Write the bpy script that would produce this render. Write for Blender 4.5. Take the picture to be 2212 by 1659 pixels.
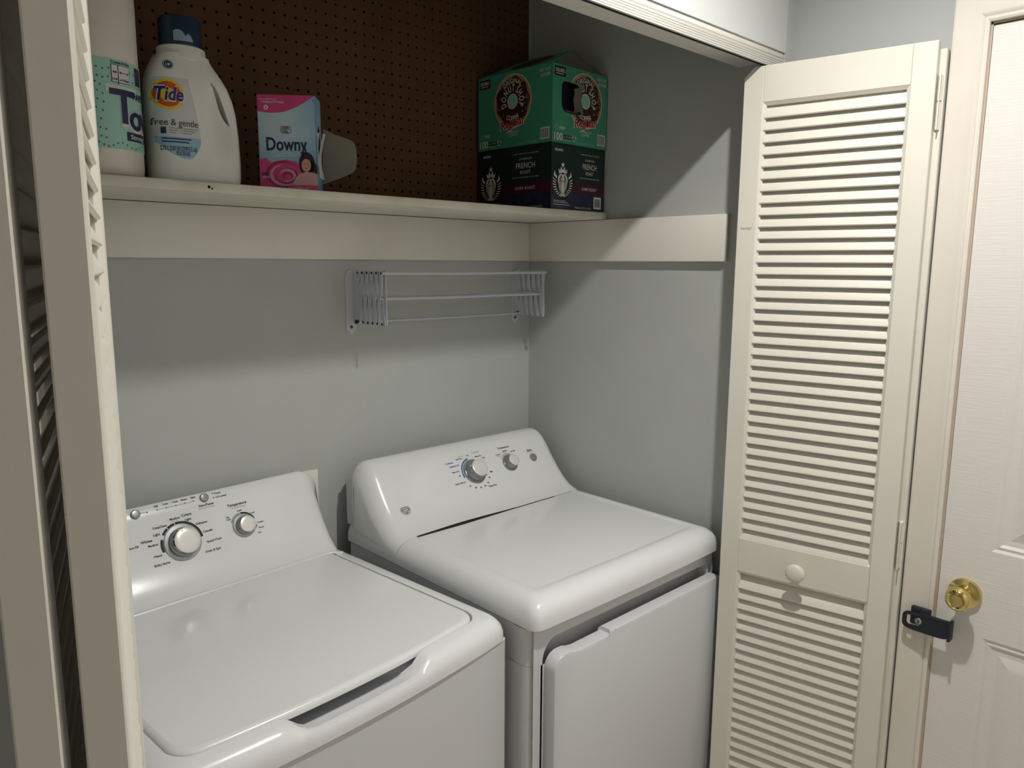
import bpy, bmesh, math, random
from mathutils import Vector, Matrix
random.seed(7)
for o in list(bpy.data.objects): bpy.data.objects.remove(o)
S = bpy.context.scene
COL = S.collection
PI = math.pi

# ------------------------------------------------------------------ camera
W_PX = 2212.0
CAM = Vector((-1.0247, -1.9712, 1.6284))
YAW, PITCH, ROLL, FPX = 0.7575, 0.1571, 0.0057, 1639.5
fw = Vector((math.sin(YAW)*math.cos(PITCH), math.cos(YAW)*math.cos(PITCH), -math.sin(PITCH)))
rt = Vector((math.cos(YAW), -math.sin(YAW), 0))
up = rt.cross(fw)
r2 = rt*math.cos(ROLL) + up*math.sin(ROLL)
u2 = -rt*math.sin(ROLL) + up*math.cos(ROLL)
cd = bpy.data.cameras.new('camera'); cam = bpy.data.objects.new('camera', cd); COL.objects.link(cam)
cd.sensor_width = 36.0; cd.sensor_fit = 'HORIZONTAL'; cd.lens = FPX*36.0/W_PX
cd.clip_start = 0.02
cam.matrix_world = Matrix(((r2.x, u2.x, -fw.x, CAM.x), (r2.y, u2.y, -fw.y, CAM.y), (r2.z, u2.z, -fw.z, CAM.z), (0, 0, 0, 1)))
S.camera = cam

# ------------------------------------------------------------------ light, exposure
LAMP = Vector((0.07, -1.535, 2.495)); LAMP_R = 0.030; LAMP_W = 2270.0
wd = bpy.data.worlds.new('world'); S.world = wd; wd.use_nodes = True
bg = wd.node_tree.nodes['Background']; bg.inputs[0].default_value = (0.75, 0.85, 1.0, 1); bg.inputs[1].default_value = 0.0
S.view_settings.view_transform = 'Standard'; S.view_settings.look = 'None'
S.view_settings.exposure = 0.0; S.view_settings.gamma = 1.0; S.view_settings.use_curve_mapping = False

# ------------------------------------------------------------------ helpers
def lin(h):
    if isinstance(h, str):
        h = h.lstrip('#'); c = [int(h[i:i+2], 16)/255 for i in (0, 2, 4)]
    else: c = h
    return tuple(x/12.92 if x <= 0.04045 else ((x+0.055)/1.055)**2.4 for x in c)
MATS = {}
def mat(name, col, rough=0.5, metal=0.0, coat=0.0, noise=None, bump=None, spec=0.5, emit=None):
    """noise=(scale, second colour, amount); bump=(scale, strength, stretch)"""
    if name in MATS: return MATS[name]
    m = bpy.data.materials.new(name); m.use_nodes = True
    nt = m.node_tree; b = nt.nodes['Principled BSDF']
    c = lin(col)
    b.inputs['Base Color'].default_value = (*c, 1); b.inputs['Roughness'].default_value = rough
    b.inputs['Metallic'].default_value = metal; b.inputs['Specular IOR Level'].default_value = spec
    if coat: b.inputs['Coat Weight'].default_value = coat; b.inputs['Coat Roughness'].default_value = 0.06
    if emit: b.inputs['Emission Color'].default_value = (*emit[0], 1); b.inputs['Emission Strength'].default_value = emit[1]
    if noise or bump: tc = nt.nodes.new('ShaderNodeTexCoord')
    if noise:
        n = nt.nodes.new('ShaderNodeTexNoise'); n.inputs['Scale'].default_value = noise[0]; n.inputs['Detail'].default_value = 5
        nt.links.new(tc.outputs['Object'], n.inputs['Vector'])
        r = nt.nodes.new('ShaderNodeMapRange'); r.inputs[1].default_value = 0.42; r.inputs[2].default_value = 0.72; r.inputs[4].default_value = noise[2]
        nt.links.new(n.outputs['Fac'], r.inputs[0])
        mx = nt.nodes.new('ShaderNodeMix'); mx.data_type = 'RGBA'
        mx.inputs[6].default_value = (*c, 1); mx.inputs[7].default_value = (*lin(noise[1]), 1)
        nt.links.new(r.outputs[0], mx.inputs[0]); nt.links.new(mx.outputs[2], b.inputs['Base Color'])
    if bump:
        mp = nt.nodes.new('ShaderNodeMapping'); mp.inputs['Scale'].default_value = bump[2] if len(bump) > 2 else (1, 1, 1)
        n = nt.nodes.new('ShaderNodeTexNoise'); n.inputs['Scale'].default_value = bump[0]; n.inputs['Detail'].default_value = 3
        nt.links.new(tc.outputs['Object'], mp.inputs[0]); nt.links.new(mp.outputs[0], n.inputs['Vector'])
        bp = nt.nodes.new('ShaderNodeBump'); bp.inputs['Strength'].default_value = bump[1]; bp.inputs['Distance'].default_value = 0.002
        nt.links.new(n.outputs['Fac'], bp.inputs['Height']); nt.links.new(bp.outputs[0], b.inputs['Normal'])
    MATS[name] = m; return m

class MB:
    def __init__(s): s.v = []; s.f = []
    def add(s, v, f):
        k = len(s.v); s.v += [tuple(p) for p in v]; s.f += [tuple(i+k for i in q) for q in f]; return s
    def box(s, x0, x1, y0, y1, z0, z1, bev=0, seg=2):
        if not bev:
            return s.add([(x0,y0,z0),(x1,y0,z0),(x1,y1,z0),(x0,y1,z0),(x0,y0,z1),(x1,y0,z1),(x1,y1,z1),(x0,y1,z1)],
                  [(0,3,2,1),(4,5,6,7),(0,1,5,4),(1,2,6,5),(2,3,7,6),(3,0,4,7)])
        bm = bmesh.new(); bmesh.ops.create_cube(bm, size=1)
        for v in bm.verts: v.co = ((x0+x1)/2+v.co.x*(x1-x0), (y0+y1)/2+v.co.y*(y1-y0), (z0+z1)/2+v.co.z*(z1-z0))
        bmesh.ops.bevel(bm, geom=list(bm.edges), offset=bev, segments=seg, affect='EDGES', profile=0.5)
        return s.bm(bm)
    def bm(s, bm):
        bm.verts.index_update(); s.add([v.co[:] for v in bm.verts], [[v.index for v in f.verts] for f in bm.faces]); bm.free(); return s
    def loft(s, rings, cap0=True, cap1=True, closed=True):
        n = len(rings[0]); k = len(s.v)
        for r in rings: s.v += [tuple(p) for p in r]
        for i in range(len(rings)-1):
            for j in range(n if closed else n-1):
                a = k+i*n+j; b = k+i*n+(j+1) % n
                s.f.append((a, b, b+n, a+n))
        if cap0: s.f.append(tuple(k+j for j in range(n-1, -1, -1)))
        if cap1: s.f.append(tuple(k+(len(rings)-1)*n+j for j in range(n)))
        return s
    def prism(s, poly, fn, a, b):
        """poly 2D, fn(u,v,w)->3D, extruded w from a to b"""
        return s.loft([[fn(u, v, a) for u, v in poly], [fn(u, v, b) for u, v in poly]])
    def lathe(s, prof, O, ax, seg=32, cap0=True, cap1=True):
        """prof: (r, h) along axis ax from O"""
        ax = Vector(ax).normalized(); t = ax.orthogonal().normalized(); q = ax.cross(t); O = Vector(O)
        return s.loft([[O+ax*h+(t*math.cos(2*PI*j/seg)+q*math.sin(2*PI*j/seg))*r for j in range(seg)] for r, h in prof], cap0, cap1)
    def tube(s, pts, r, seg=8):
        pts = [Vector(p) for p in pts]; rings = []
        for i, p in enumerate(pts):
            d = (pts[min(i+1, len(pts)-1)]-pts[max(i-1, 0)]).normalized()
            t = d.cross(Vector((0, 0, 1)) if abs(d.z) < .9 else Vector((1, 0, 0))).normalized(); q = d.cross(t)
            rings.append([p+(t*math.cos(2*PI*j/seg)+q*math.sin(2*PI*j/seg))*r for j in range(seg)])
        return s.loft(rings)
    def mesh(s, name, smooth=35):
        me = bpy.data.meshes.new(name); me.from_pydata(s.v, [], s.f); me.update()
        bm = bmesh.new(); bm.from_mesh(me); bmesh.ops.recalc_face_normals(bm, faces=bm.faces); bm.to_mesh(me); bm.free()
        if smooth:
            me.polygons.foreach_set('use_smooth', [True]*len(me.polygons)); me.set_sharp_from_angle(angle=math.radians(smooth))
        return me
    def build(s, name, m, parent=None, smooth=35, loc=None, rz=0, kind=None):
        me = s.mesh(name, smooth); me.materials.append(m)
        o = bpy.data.objects.new(name, me); COL.objects.link(o)
        if parent: o.parent = parent
        if loc: o.location = loc
        if rz: o.rotation_euler.z = rz
        if kind: o['kind'] = kind
        return o
def tag(o, label, cat, group=None):
    o['label'] = label; o['category'] = cat
    if group: o['group'] = group
    return o
def thing(name, label, cat, loc=(0, 0, 0), rz=0, group=None):
    o = bpy.data.objects.new(name, None); COL.objects.link(o); o.location = loc; o.rotation_euler.z = rz
    o.empty_display_size = 0.1
    return tag(o, label, cat, group)
def struct(name, mb, m, parent=None, smooth=35): return mb.build(name, m, parent, smooth, kind='structure')

# ---- flat print and lettering: 2D shapes put on a surface through a map (u,v)->3D
_font = bpy.data.curves.new('f', 'FONT'); _fo = bpy.data.objects.new('f', _font); COL.objects.link(_fo)
_font.resolution_u = 3; _G = {}
def _ev(body):
    _font.body = body; bpy.context.view_layer.update()
    me = _fo.evaluated_get(bpy.context.evaluated_depsgraph_get()).to_mesh()
    v = [(p.co.x, p.co.y) for p in me.vertices]; f = [tuple(p.vertices) for p in me.polygons]
    _fo.to_mesh_clear(); return v, f
def glyph(ch, bold):
    k = (ch, bold)
    if k not in _G:
        _font.offset = 0.022 if bold else 0.004
        v, f = ([], []) if ch == ' ' else _ev(ch)
        a, _ = _ev('n'+ch+'n'); b, _ = _ev('nn')
        _G[k] = (v, f, max(p[0] for p in a)-max(p[0] for p in b))
    return _G[k]
def flat(O, ex, ey, off=0.0004):
    O = Vector(O); ex = Vector(ex).normalized(); ey = Vector(ey).normalized(); n = ex.cross(ey)*off
    return lambda u, v: O+ex*u+ey*v+n
def txt(mb, mp, s, cx, cy, w=None, h=None, bold=False, shear=0.0, rot=0.0, cut=0):
    x = 0; V = []; F = []
    for ch in s:
        gv, gf, adv = glyph(ch, bold); k = len(V)
        V += [(p[0]+x+shear*p[1], p[1]) for p in gv]; F += [tuple(i+k for i in q) for q in gf]; x += adv
    if not V: return
    x0 = min(p[0] for p in V); x1 = max(p[0] for p in V); y0, y1 = 0.0, 0.70
    sx = w/(x1-x0) if w else h/0.7
    sy = h/0.7 if h else sx
    if cut:
        bm = bmesh.new(); vs = [bm.verts.new((p[0], p[1], 0)) for p in V]
        for f in F:
            try: bm.faces.new([vs[i] for i in f])
            except ValueError: pass
        x = x0; st = cut/sx
        while x < x1:
            x += st; bmesh.ops.bisect_plane(bm, geom=bm.verts[:]+bm.edges[:]+bm.faces[:], plane_co=(x, 0, 0), plane_no=(1, 0, 0), dist=1e-6)
        bm.verts.index_update(); V = [(v.co.x, v.co.y) for v in bm.verts]; F = [tuple(v.index for v in f.verts) for f in bm.faces]; bm.free()
    c, sn = math.cos(rot), math.sin(rot); P = []
    for p in V:
        a = (p[0]-(x0+x1)/2)*sx; b = (p[1]-(y0+y1)/2)*sy
        P.append(mp(cx+a*c-b*sn, cy+a*sn+b*c))
    mb.add(P, F)
def txt_arc(mb, mp, s, cx, cy, R, mid, h, bold=True, below=False, sp=1.0, xs=1.0):
    sc = h/0.7; sp *= xs; tot = sum(glyph(c, bold)[2] for c in s)*sc*sp; a = mid+(tot/2)/R*(1 if not below else -1)
    for ch in s:
        gv, gf, adv = glyph(ch, bold); da = adv*sc*sp/R*(-1 if not below else 1)
        am = a+da/2; rot = am-PI/2 if not below else am+PI/2
        c, sn = math.cos(rot), math.sin(rot); P = []
        for p in gv:
            u = (p[0]-adv/2)*sc*xs; v = p[1]*sc
            P.append(mp(cx+R*math.cos(am)+u*c-v*sn, cy+R*math.sin(am)+u*sn+v*c))
        mb.add(P, gf); a += da
def ring(mb, mp, cx, cy, r0, r1, a0=0, a1=2*PI, seg=40, ys=1.0):
    k = len(mb.v); n = seg+1
    for j in range(n):
        a = a0+(a1-a0)*j/seg
        for r in (r0, r1): mb.v.append(tuple(mp(cx+r*math.cos(a), cy+r*math.sin(a)*ys)))
    for j in range(seg): mb.f.append((k+2*j, k+2*j+1, k+2*j+3, k+2*j+2))
def disc(mb, mp, cx, cy, r, seg=32, ys=1.0, rings=1):
    for i in range(rings):
        if i == 0: mb.add([mp(cx+r/rings*math.cos(2*PI*j/seg), cy+r/rings*math.sin(2*PI*j/seg)*ys) for j in range(seg)], [tuple(range(seg))])
        else: ring(mb, mp, cx, cy, r*i/rings, r*(i+1)/rings, seg=seg, ys=ys)
def rect(mb, mp, x0, x1, y0, y1, nx=1, ny=1):
    k = len(mb.v)
    for j in range(ny+1):
        for i in range(nx+1): mb.v.append(tuple(mp(x0+(x1-x0)*i/nx, y0+(y1-y0)*j/ny)))
    for j in range(ny):
        for i in range(nx): a = k+j*(nx+1)+i; mb.f.append((a, a+1, a+nx+2, a+nx+1))
def poly(mb, mp, pts): mb.add([mp(*p) for p in pts], [tuple(range(len(pts)))])
def stroke(mb, mp, pts, w):
    k = len(mb.v); n = len(pts)
    for i, p in enumerate(pts):
        a = pts[max(i-1, 0)]; b = pts[min(i+1, n-1)]; dx, dy = b[0]-a[0], b[1]-a[1]; L = math.hypot(dx, dy) or 1
        ww = w[i] if isinstance(w, (list, tuple)) else w
        for sg in (-1, 1): mb.v.append(tuple(mp(p[0]-dy/L*ww/2*sg, p[1]+dx/L*ww/2*sg)))
    for i in range(n-1): mb.f.append((k+2*i, k+2*i+1, k+2*i+3, k+2*i+2))

# ------------------------------------------------------------------ materials
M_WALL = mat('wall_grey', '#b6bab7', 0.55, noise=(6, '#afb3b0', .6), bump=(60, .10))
M_HALLWALL = mat('hall_wall_dimmed', '#abafaf', 0.6, noise=(6, '#a4a8a8', .5), bump=(60, .10))  # wall grey darkened to tone down the lamp's light on this wall
M_CEIL = mat('ceiling_white', '#f3f2ee', 0.8, bump=(40, .2))
M_FLOOR = mat('floor_tan', '#ded7ca', 0.5, noise=(9, '#d2c9b9', .8))
M_FARWALL = mat('far_wall_white', '#efeeeb', 0.7, bump=(60, .10))
M_CREAM = mat('trim_cream', '#e4e2d7', 0.45, noise=(7, '#dddacd', .7), bump=(40, .12, (1, 1, 1)))
M_SHELF = mat('shelf_cream', '#dad8ca', 0.5, noise=(16, '#c9bfa6', .55), bump=(50, .15))
M_DOOR = mat('louver_white', '#dcd9ce', 0.42, noise=(5, '#d6d2c6', .5), bump=(25, .10, (1, 1, 6)))
M_SLAB = mat('panel_door_white', '#dfddd8', 0.45, bump=(70, .22, (1, .25, 6)))
M_CASE = mat('casing_white', '#ddd8ce', 0.42, noise=(8, '#d5cec3', .5), bump=(60, .12, (2, 2, .2)))
M_HEAD = mat('header_white', '#dddbd2', 0.5)
M_ALU = mat('track_metal', '#d9d8d2', 0.38, 0.35)
M_PEG = mat('pegboard_brown', '#60432b', 0.75, noise=(4, '#533926', .8), spec=.25)
M_DARK = mat('dark_void', '#15120f', 0.9, spec=.1)
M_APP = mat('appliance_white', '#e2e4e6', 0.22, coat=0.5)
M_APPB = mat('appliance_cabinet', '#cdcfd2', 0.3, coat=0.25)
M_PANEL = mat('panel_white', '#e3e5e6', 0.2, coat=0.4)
M_CHROME = mat('chrome', '#97999b', 0.08, 1.0)
M_SILVER = mat('dial_silver', '#9da1a2', 0.28, 0.75)
M_FACE = mat('dial_face', '#e6e6e2', 0.28, 0.25)
M_BTN = mat('button_grey', '#8b8f90', 0.3, 0.3)
M_INK = mat('ink_black', '#141518', 0.6)
M_GINK = mat('ink_grey', '#a3a6a7', 0.6)
M_BLUEINK = mat('ink_blue', '#2c6ea6', 0.6)
M_WHITEINK = mat('ink_white', '#e8e8e2', 0.6)
M_RACK = mat('rack_white', '#c6c9d2', 0.45)
M_RIVET = mat('rivet_grey', '#4a4a46', 0.35, 0.7)
M_BRASS = mat('brass', '#d9c684', 0.12, 1.0)
M_BLACK = mat('lock_black', '#161c26', 0.5)
M_STEEL = mat('steel', '#b0b0ac', 0.3, 1.0)

# ------------------------------------------------------------------ main dimensions
YB, XR, XL = -0.20, 0.726, -0.90          # closet back, right and left walls
YI, YW = -0.922, -1.045                   # closet front wall: inner and outer face
XH = 0.765                                # hall wall with the panel door
ZH, ZC = 2.107, 2.58                      # header underside, ceiling
JL = -0.87                                # left jamb of the opening
YR, XF = -2.35, -2.0                      # far walls of the hall
T = 0.10

# ------------------------------------------------------------------ the shell
struct('floor', MB().box(XF-T, XH+T, YR-T, YB+T, -0.1, 0), M_FLOOR)
struct('ceiling', MB().box(XF-T, XH+T, YR-T, YB+T, ZC, ZC+0.1), M_CEIL)
struct('wall_back', MB().box(XL-T, XR+T, YB, YB+T, 0, ZC), M_WALL)
struct('wall_right', MB().box(XR, XH+T, YW, YB, 0, ZC), M_WALL)
struct('wall_left', MB().box(XL-T, XL, YI, YB, 0, ZC), M_WALL)
struct('wall_front', MB().box(XF, JL, YW, YI, 0, ZC).box(JL, XR, YW, YI, ZH+.012, ZC), mat('front_wall_lit', '#c8cbca', 0.6, noise=(6, '#c1c4c3', .5), bump=(60, .10)))  # wall grey lightened to carry the lamp's brightness on the header
DY0, DY1, DZ = -1.459, -2.235, 2.108      # panel door opening
struct('wall_hall_right', MB().box(XH, XH+T, DY0, YW, 0, ZC).box(XH, XH+T, DY1, DY0, DZ, ZC).box(XH, XH+T, YR, DY1, 0, ZC), M_HALLWALL)
struct('wall_hall_left', MB().box(XF-T, XF, YR, YW, 0, ZC), M_FARWALL)
struct('wall_hall_rear', MB().box(XF-T, XH+T, YR-T, YR, 0, ZC), M_FARWALL)
# header lining and jambs of the closet opening
struct('trim_1', MB().box(JL, XR-.001, YW+.004, YI-.002, ZH, ZH+.012, .002), M_HEAD)
struct('trim_2', MB().box(JL, JL+.012, YW, YI, 0, ZH), M_CREAM)

# bifold track: channel coloured dark as the shaded gap, behind a fluted front lip
TK = thing('bifold_track', 'fluted white metal track under the closet header', 'track', (0, YW, ZH))
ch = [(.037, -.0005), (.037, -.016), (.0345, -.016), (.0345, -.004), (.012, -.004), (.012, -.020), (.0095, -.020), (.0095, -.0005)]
MB().prism(ch, lambda u, v, w: (w, u, v), JL+.012, XR-.001).build('channel', mat('track_shade', '#4c4b48', .5, .4), TK, smooth=20)
prof = [(.0092, -.0005), (.0092, -.0255)]; z = -.0255
while z < -.002:
    prof += [(.004, z), (.004, z+.0024), (.0054, z+.0029), (.0054, z+.0042)]; z += .0047
prof += [(.004, -.0005)]
MB().prism(prof, lambda u, v, w: (w, u, v), JL+.012, XR-.001).build('fluted_lip', M_ALU, TK, smooth=20)

# cleats that carry the shelf
ZCB, ZCT = 1.637, 1.757
struct('trim_3', MB().box(XL, XR, YB-.019, YB-.0002, ZCB, ZCT-.001, .002), M_CREAM)
struct('trim_4', MB().box(XR-.019, XR-.0002, YI+.001, YB-.0195, ZCB, ZCT-.001, .002), M_CREAM)
sh = thing('closet_shelf', 'long cream painted shelf board above the washer and dryer', 'shelf', (-.087, -.363, ZCT))
MB().box(XL+.088, XR-.020+.087+.018, -.1585, .162, 0, .0195, .003).build('board', M_SHELF, sh)
nb = MB(); mpn = flat((-.337-.012, -.1585, 0), (1, 0, 0), (0, 0, 1), .0006)
disc(nb, mpn, 0, .010, .0028, 10); disc(nb, mpn, .006, .0075, .0018, 8)
nb.build('nail_hole', M_DARK, sh, kind='stuff')

# pegboard above the shelf, every hole cut through
PB = .0274; px0, pz0 = XL+.012, ZCT+.024
pb = MB(); th = .005; nxh = int((XR-XL-.02)/PB); nzh = int((ZC-pz0-.01)/PB); rh = .0034; ns = 8
for i in range(nxh):
    for j in range(nzh):
        cx, cz = px0+(i+.5)*PB, pz0+(j+.5)*PB; h = PB/2; k = len(pb.v)
        for a in range(ns):
            t = 2*PI*a/ns+PI/8; m = max(abs(math.cos(t)), abs(math.sin(t)))
            pb.v += [(cx+h*(1 if math.cos(t) > 0 else -1) if abs(abs(math.cos(t))-m) < 1e-9 else cx+h*math.cos(t)/m, YB-.012, cz+h*(1 if math.sin(t) > 0 else -1) if abs(abs(math.sin(t))-m) < 1e-9 else cz+h*math.sin(t)/m),
                     (cx+rh*math.cos(t), YB-.012, cz+rh*math.sin(t)), (cx+rh*math.cos(t), YB-.007, cz+rh*math.sin(t))]
        for a in range(ns):
            b = (a+1) % ns; A, B = k+3*a, k+3*b
            pb.f += [(A, B, B+1, A+1), (A+1, B+1, B+2, A+2)]
        for q in range(4):      # the four square corners
            sx, sz = ((1, 1), (-1, 1), (-1, -1), (1, -1))[q]; a = 2*q; b = (2*q+1) % ns
            pb.v.append((cx+sx*h, YB-.012, cz+sz*h)); pb.f.append((k+3*a, len(pb.v)-1, k+3*b))
x1p, z1p = px0+nxh*PB, pz0+nzh*PB
pb.add([(px0, YB-.012, pz0), (x1p, YB-.012, pz0), (x1p, YB-.012, z1p), (px0, YB-.012, z1p), (px0, YB-.0005, pz0), (x1p, YB-.0005, pz0), (x1p, YB-.0005, z1p), (px0, YB-.0005, z1p)],
       [(0, 1, 5, 4), (1, 2, 6, 5), (2, 3, 7, 6), (3, 0, 4, 7), (4, 5, 6, 7)])
pbo = thing('pegboard', 'dark brown perforated hardboard panel behind the shelf', 'pegboard', (0, YB, ZCT))
for v in range(len(pb.v)): pb.v[v] = (pb.v[v][0], pb.v[v][1]-YB, pb.v[v][2]-ZCT)
o = pb.build('perforated_board', M_PEG, pbo, smooth=0)
MB().box(px0, x1p, -.0022, -.0012, pz0-ZCT, z1p-ZCT).build('dark_gap', M_DARK, pbo, smooth=0)  # black sheet standing for the unlit gap behind the holes

# cream cover board on the wall behind the washer
tag(MB().box(-.20, -.061, -.008, 0, -.17, .17, .0015).build('wall_cover_board', M_CREAM, loc=(0, YB-.0003, .92)), 'cream board fixed to the grey wall behind the washer', 'board')

# ------------------------------------------------------------------ louvered bifold doors
def leaf(root, O, d, w, zt, flip=False, knob=None, chamfer=False, hinges=True):
    """one louver leaf: O = (x,y) of its start edge on the visible face, d = direction along the face; the thickness goes to +n"""
    t = .028; O = Vector((O[0], O[1], 0)); d = Vector((d[0], d[1], 0)).normalized(); n = Vector((-d.y, d.x, 0))
    P = lambda x, y, z: O+d*x+n*y+Vector((0, 0, z))
    def put(mb): mb.v = [tuple(P(*v)) for v in mb.v]; return mb
    sw = .046; zb = .015
    z1, z2, z3, z4 = zb+.115, .867, .953, zt-.080      # bottom rail top, lock rail, top rail bottom
    def stile(x0, x1, ch=0):
        poly_ = [(x0, zb), (x1, zb), (x1, zt-(ch if ch > 0 else 0)), (x1-(ch if ch > 0 else 0), zt)] + ([(x0, zt)] if ch >= 0 else [(x0-ch, zt), (x0, zt+ch)])
        b = .0015; rg = []
        for yy, ins in ((0, b), (b, 0), (t-b, 0), (t, b)):
            rg.append([(min(max(x, x0+ins), x1-ins), yy, min(max(z, zb+ins), zt-ins)) for x, z in poly_])
        return MB().loft(rg)
    put(stile(0, sw, -.022 if chamfer else 0)).build('stile', M_DOOR, root, smooth=25)
    put(stile(w-sw, w)).build('stile', M_DOOR, root, smooth=25)
    for nm, a, b in (('bottom_rail', zb, z1), ('lock_rail', z2, z3), ('top_rail', z4, zt)):
        put(MB().box(sw+.0003, w-sw-.0003, .0006, t-.0006, a, b, .0008, 1)).build(nm, M_DOOR, root, smooth=25)
    # stopping bead round each louver field
    for a, b in ((z1, z2), (z3, z4)):
        bd = MB(); c = .007
        for (x0, x1, xs) in ((sw, sw+c, 1), (w-sw, w-sw-c, -1)):
            pr = [(x0, .0012), (x1, .007), (x1, t-.007), (x0, t-.0012)]
            bd.loft([[(u, v, a) for u, v in pr], [(u, v, b) for u, v in pr]])
        for (zz0, zz1) in ((a, a+c), (b, b-c)):
            pr = [(zz0, .0012), (zz1, .007), (zz1, t-.007), (zz0, t-.0012)]
            bd.loft([[(sw, v, u) for u, v in pr], [(w-sw, v, u) for u, v in pr]])
        put(bd).build('bead', M_DOOR, root, smooth=0)
    # slats: front edge low, back edge high
    pitch = .0273; hx = (w-2*sw-.010)/2; tk = .0062
    ya, yb = (.0045, t-.0045) if not flip else (t-.0045, .0045)
    dy, dz = yb-ya, .0325; L = math.hypot(dy, dz); ny, nz = -dz/L*tk/2, dy/L*tk/2
    pr = []
    for s_, (y_, z_) in ((1, (ya, -dz/2)), (-1, (yb, dz/2))):
        for k in range(5):
            an = PI/2*(1-k/2.0)*1.0
            ox = -math.cos(an)*tk/2*s_; oy = math.sin(an)*s_
            pr.append((y_+dy/L*ox+ny*oy, z_+dz/L*ox+nz*oy))
    sm = MB().loft([[(-hx, a, b) for a, b in pr], [(hx, a, b) for a, b in pr]]).mesh('slat', 40); sm.materials.append(M_DOOR)
    ang = math.atan2(d.y, d.x)
    for a, b in ((z1, z2), (z3, z4)):
        N = int((b-a-.004)/pitch); off = (b-a-N*pitch)/2
        for i in range(N):
            s_ = bpy.data.objects.new('slat', sm); COL.objects.link(s_); s_.parent = root
            s_.location = P(w/2, 0, a+off+(i+.5)*pitch); s_.rotation_euler = (random.uniform(-.012, .012), 0, ang)
    if knob:
        kb = MB().lathe([(.010, 0), (.009, .006), (.0075, .012), (.010, .017), (.0195, .021), (.0225, .026), (.022, .031), (.017, .0345), (.008, .036), (.001, .0362)], P(knob[0], .0007, knob[1]), -n, 36)
        kb.build('knob', M_DOOR, root, smooth=50)
    return P, d, n
RB = thing('bifold_door', 'white louvered bifold door folded open beside the dryer', 'door')
RO, RD = (.631, -.997), (.07, -.39)
P, d_, n_ = leaf(RB, RO, RD, .396, 2.077, knob=(.194, .906), chamfer=True)
P2, d2_, n2_ = leaf(RB, (.6885, -.992), (.0445, -.402), .404, 2.066, flip=True)
def hinge(root, X, z, d, n, hh=.09):
    """painted knuckle hinge on the near edges, X = point between both leaves"""
    h = MB().lathe([(.0035, 0), (.0048, .001), (.0048, hh*.62), (.0035, hh*.625)], (*X[:2], z), (0, 0, 1), 12)
    h.lathe([(.0035, hh*.65), (.0048, hh*.655), (.0048, hh*1.2), (.003, hh*1.21)], (*X[:2], z), (0, 0, 1), 12)
    q = Vector((X[0], X[1], 0))
    for a in (-1, 1):
        p0 = q+n*a*.003; p1 = q+n*a*.018
        h.add([(*p[:2], zz) for zz in (z, z+hh*1.2) for p in (p0, p1, p1-d*.0022, p0-d*.0022)], [(0, 1, 2, 3), (7, 6, 5, 4), (0, 1, 5, 4), (1, 2, 6, 5), (2, 3, 7, 6), (3, 0, 4, 7)])
    h.build('hinge', M_DOOR, root, smooth=40)
hx = P(.396, .030, 0)+d_*.005
for z in (1.905, .955, .16): hinge(RB, hx, z, -d_, n_)
sc = MB(); mpp = flat(P(.006, -.0003, 1.715), d_, (0, 0, 1), .0002)
txt(sc, mpp, 'louts)', .017, 0, .026, .0065, shear=.25)
sc.build('pencil_note', mat('pencil', '#8f887a', .8), RB, kind='stuff')

LB = thing('bifold_door', 'white louvered bifold door at the left, seen edge on', 'door')
LP, ld, ln_ = leaf(LB, (-.8765, -1.402), (.1085, .352), .372, 2.070)
LP2, ld2, ln2 = leaf(LB, (-.9185, -1.398), (.109, .362), .379, 2.066, flip=True)
for z in (1.86, .975, .16): hinge(LB, LP(-.004, .031, 0), z, ld, ln_)

# ------------------------------------------------------------------ panel door with casing, knob and flip lock
DR = bpy.data.objects.new('door_1', None); COL.objects.link(DR); DR.location = (XH, DY0-.004, 0); DR['kind'] = 'structure'
DW, DH = abs(DY1-DY0)-.008, DZ-.006          # local: x = into the wall, y = minus along the wall
stw, mst = .094, .10
cols = [(stw, (DW-mst)/2), ((DW+mst)/2, DW-stw)]
rows = [(.20, .836), (1.032, 1.70), (1.80, DH-.105)]
slab = MB(); ft = .0
xs = [0]+[c for p in cols for c in p]+[DW]; zs = [.008]+[c for p in rows for c in p]+[DH]
for i in range(5):
    for j in range(7):
        if i % 2 == 1 and j % 2 == 1: continue
        slab.box(.004, .038, -xs[i+1], -xs[i], zs[j], zs[j+1])
slab.build('slab', M_SLAB, DR, smooth=0)
for a, b in cols:
    for c, e in rows:
        q = MB(); R = []
        for ins, dp in ((0, .004), (.006, .0075), (.012, .006), (.018, .010), (.030, .0105), (.052, .0055), (.058, .005)):
            R.append([(dp, -(a+ins), c+ins), (dp, -(b-ins), c+ins), (dp, -(b-ins), e-ins), (dp, -(a+ins), e-ins)])
        q.loft(R, cap0=False).build('door_panel', M_SLAB, DR, smooth=0)
kz, ky = .925, -(1.5155-abs(DY0)-.004)
kb = MB().lathe([(.0335, .004), (.0335, .001), (.032, -.004), (.026, -.0065), (.017, -.008), (.0165, -.010)], (0, ky, kz), (1, 0, 0), 40)
ko = kb.build('knob_rose', M_BRASS, DR, smooth=50)
MB().lathe([(.0165, -.009), (.0135, -.012), (.0135, -.022), (.0165, -.026), (.0215, -.0285), (.0255, -.034), (.0262, -.041), (.0245, -.049), (.0205, -.055), (.0165, -.0565), (.0155, -.0555), (.0135, -.0545), (.0125, -.0562), (.001, -.0565)], (0, ky, kz), (1, 0, 0), 40).build('knob_grip', M_BRASS, ko, smooth=50)
MB().lathe([(.0028, -.0055), (.003, -.0085), (.001, -.009)], (0, ky-.024, kz-.003), (1, 0, 0), 12).build('screw', M_STEEL, ko, smooth=50)
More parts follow.
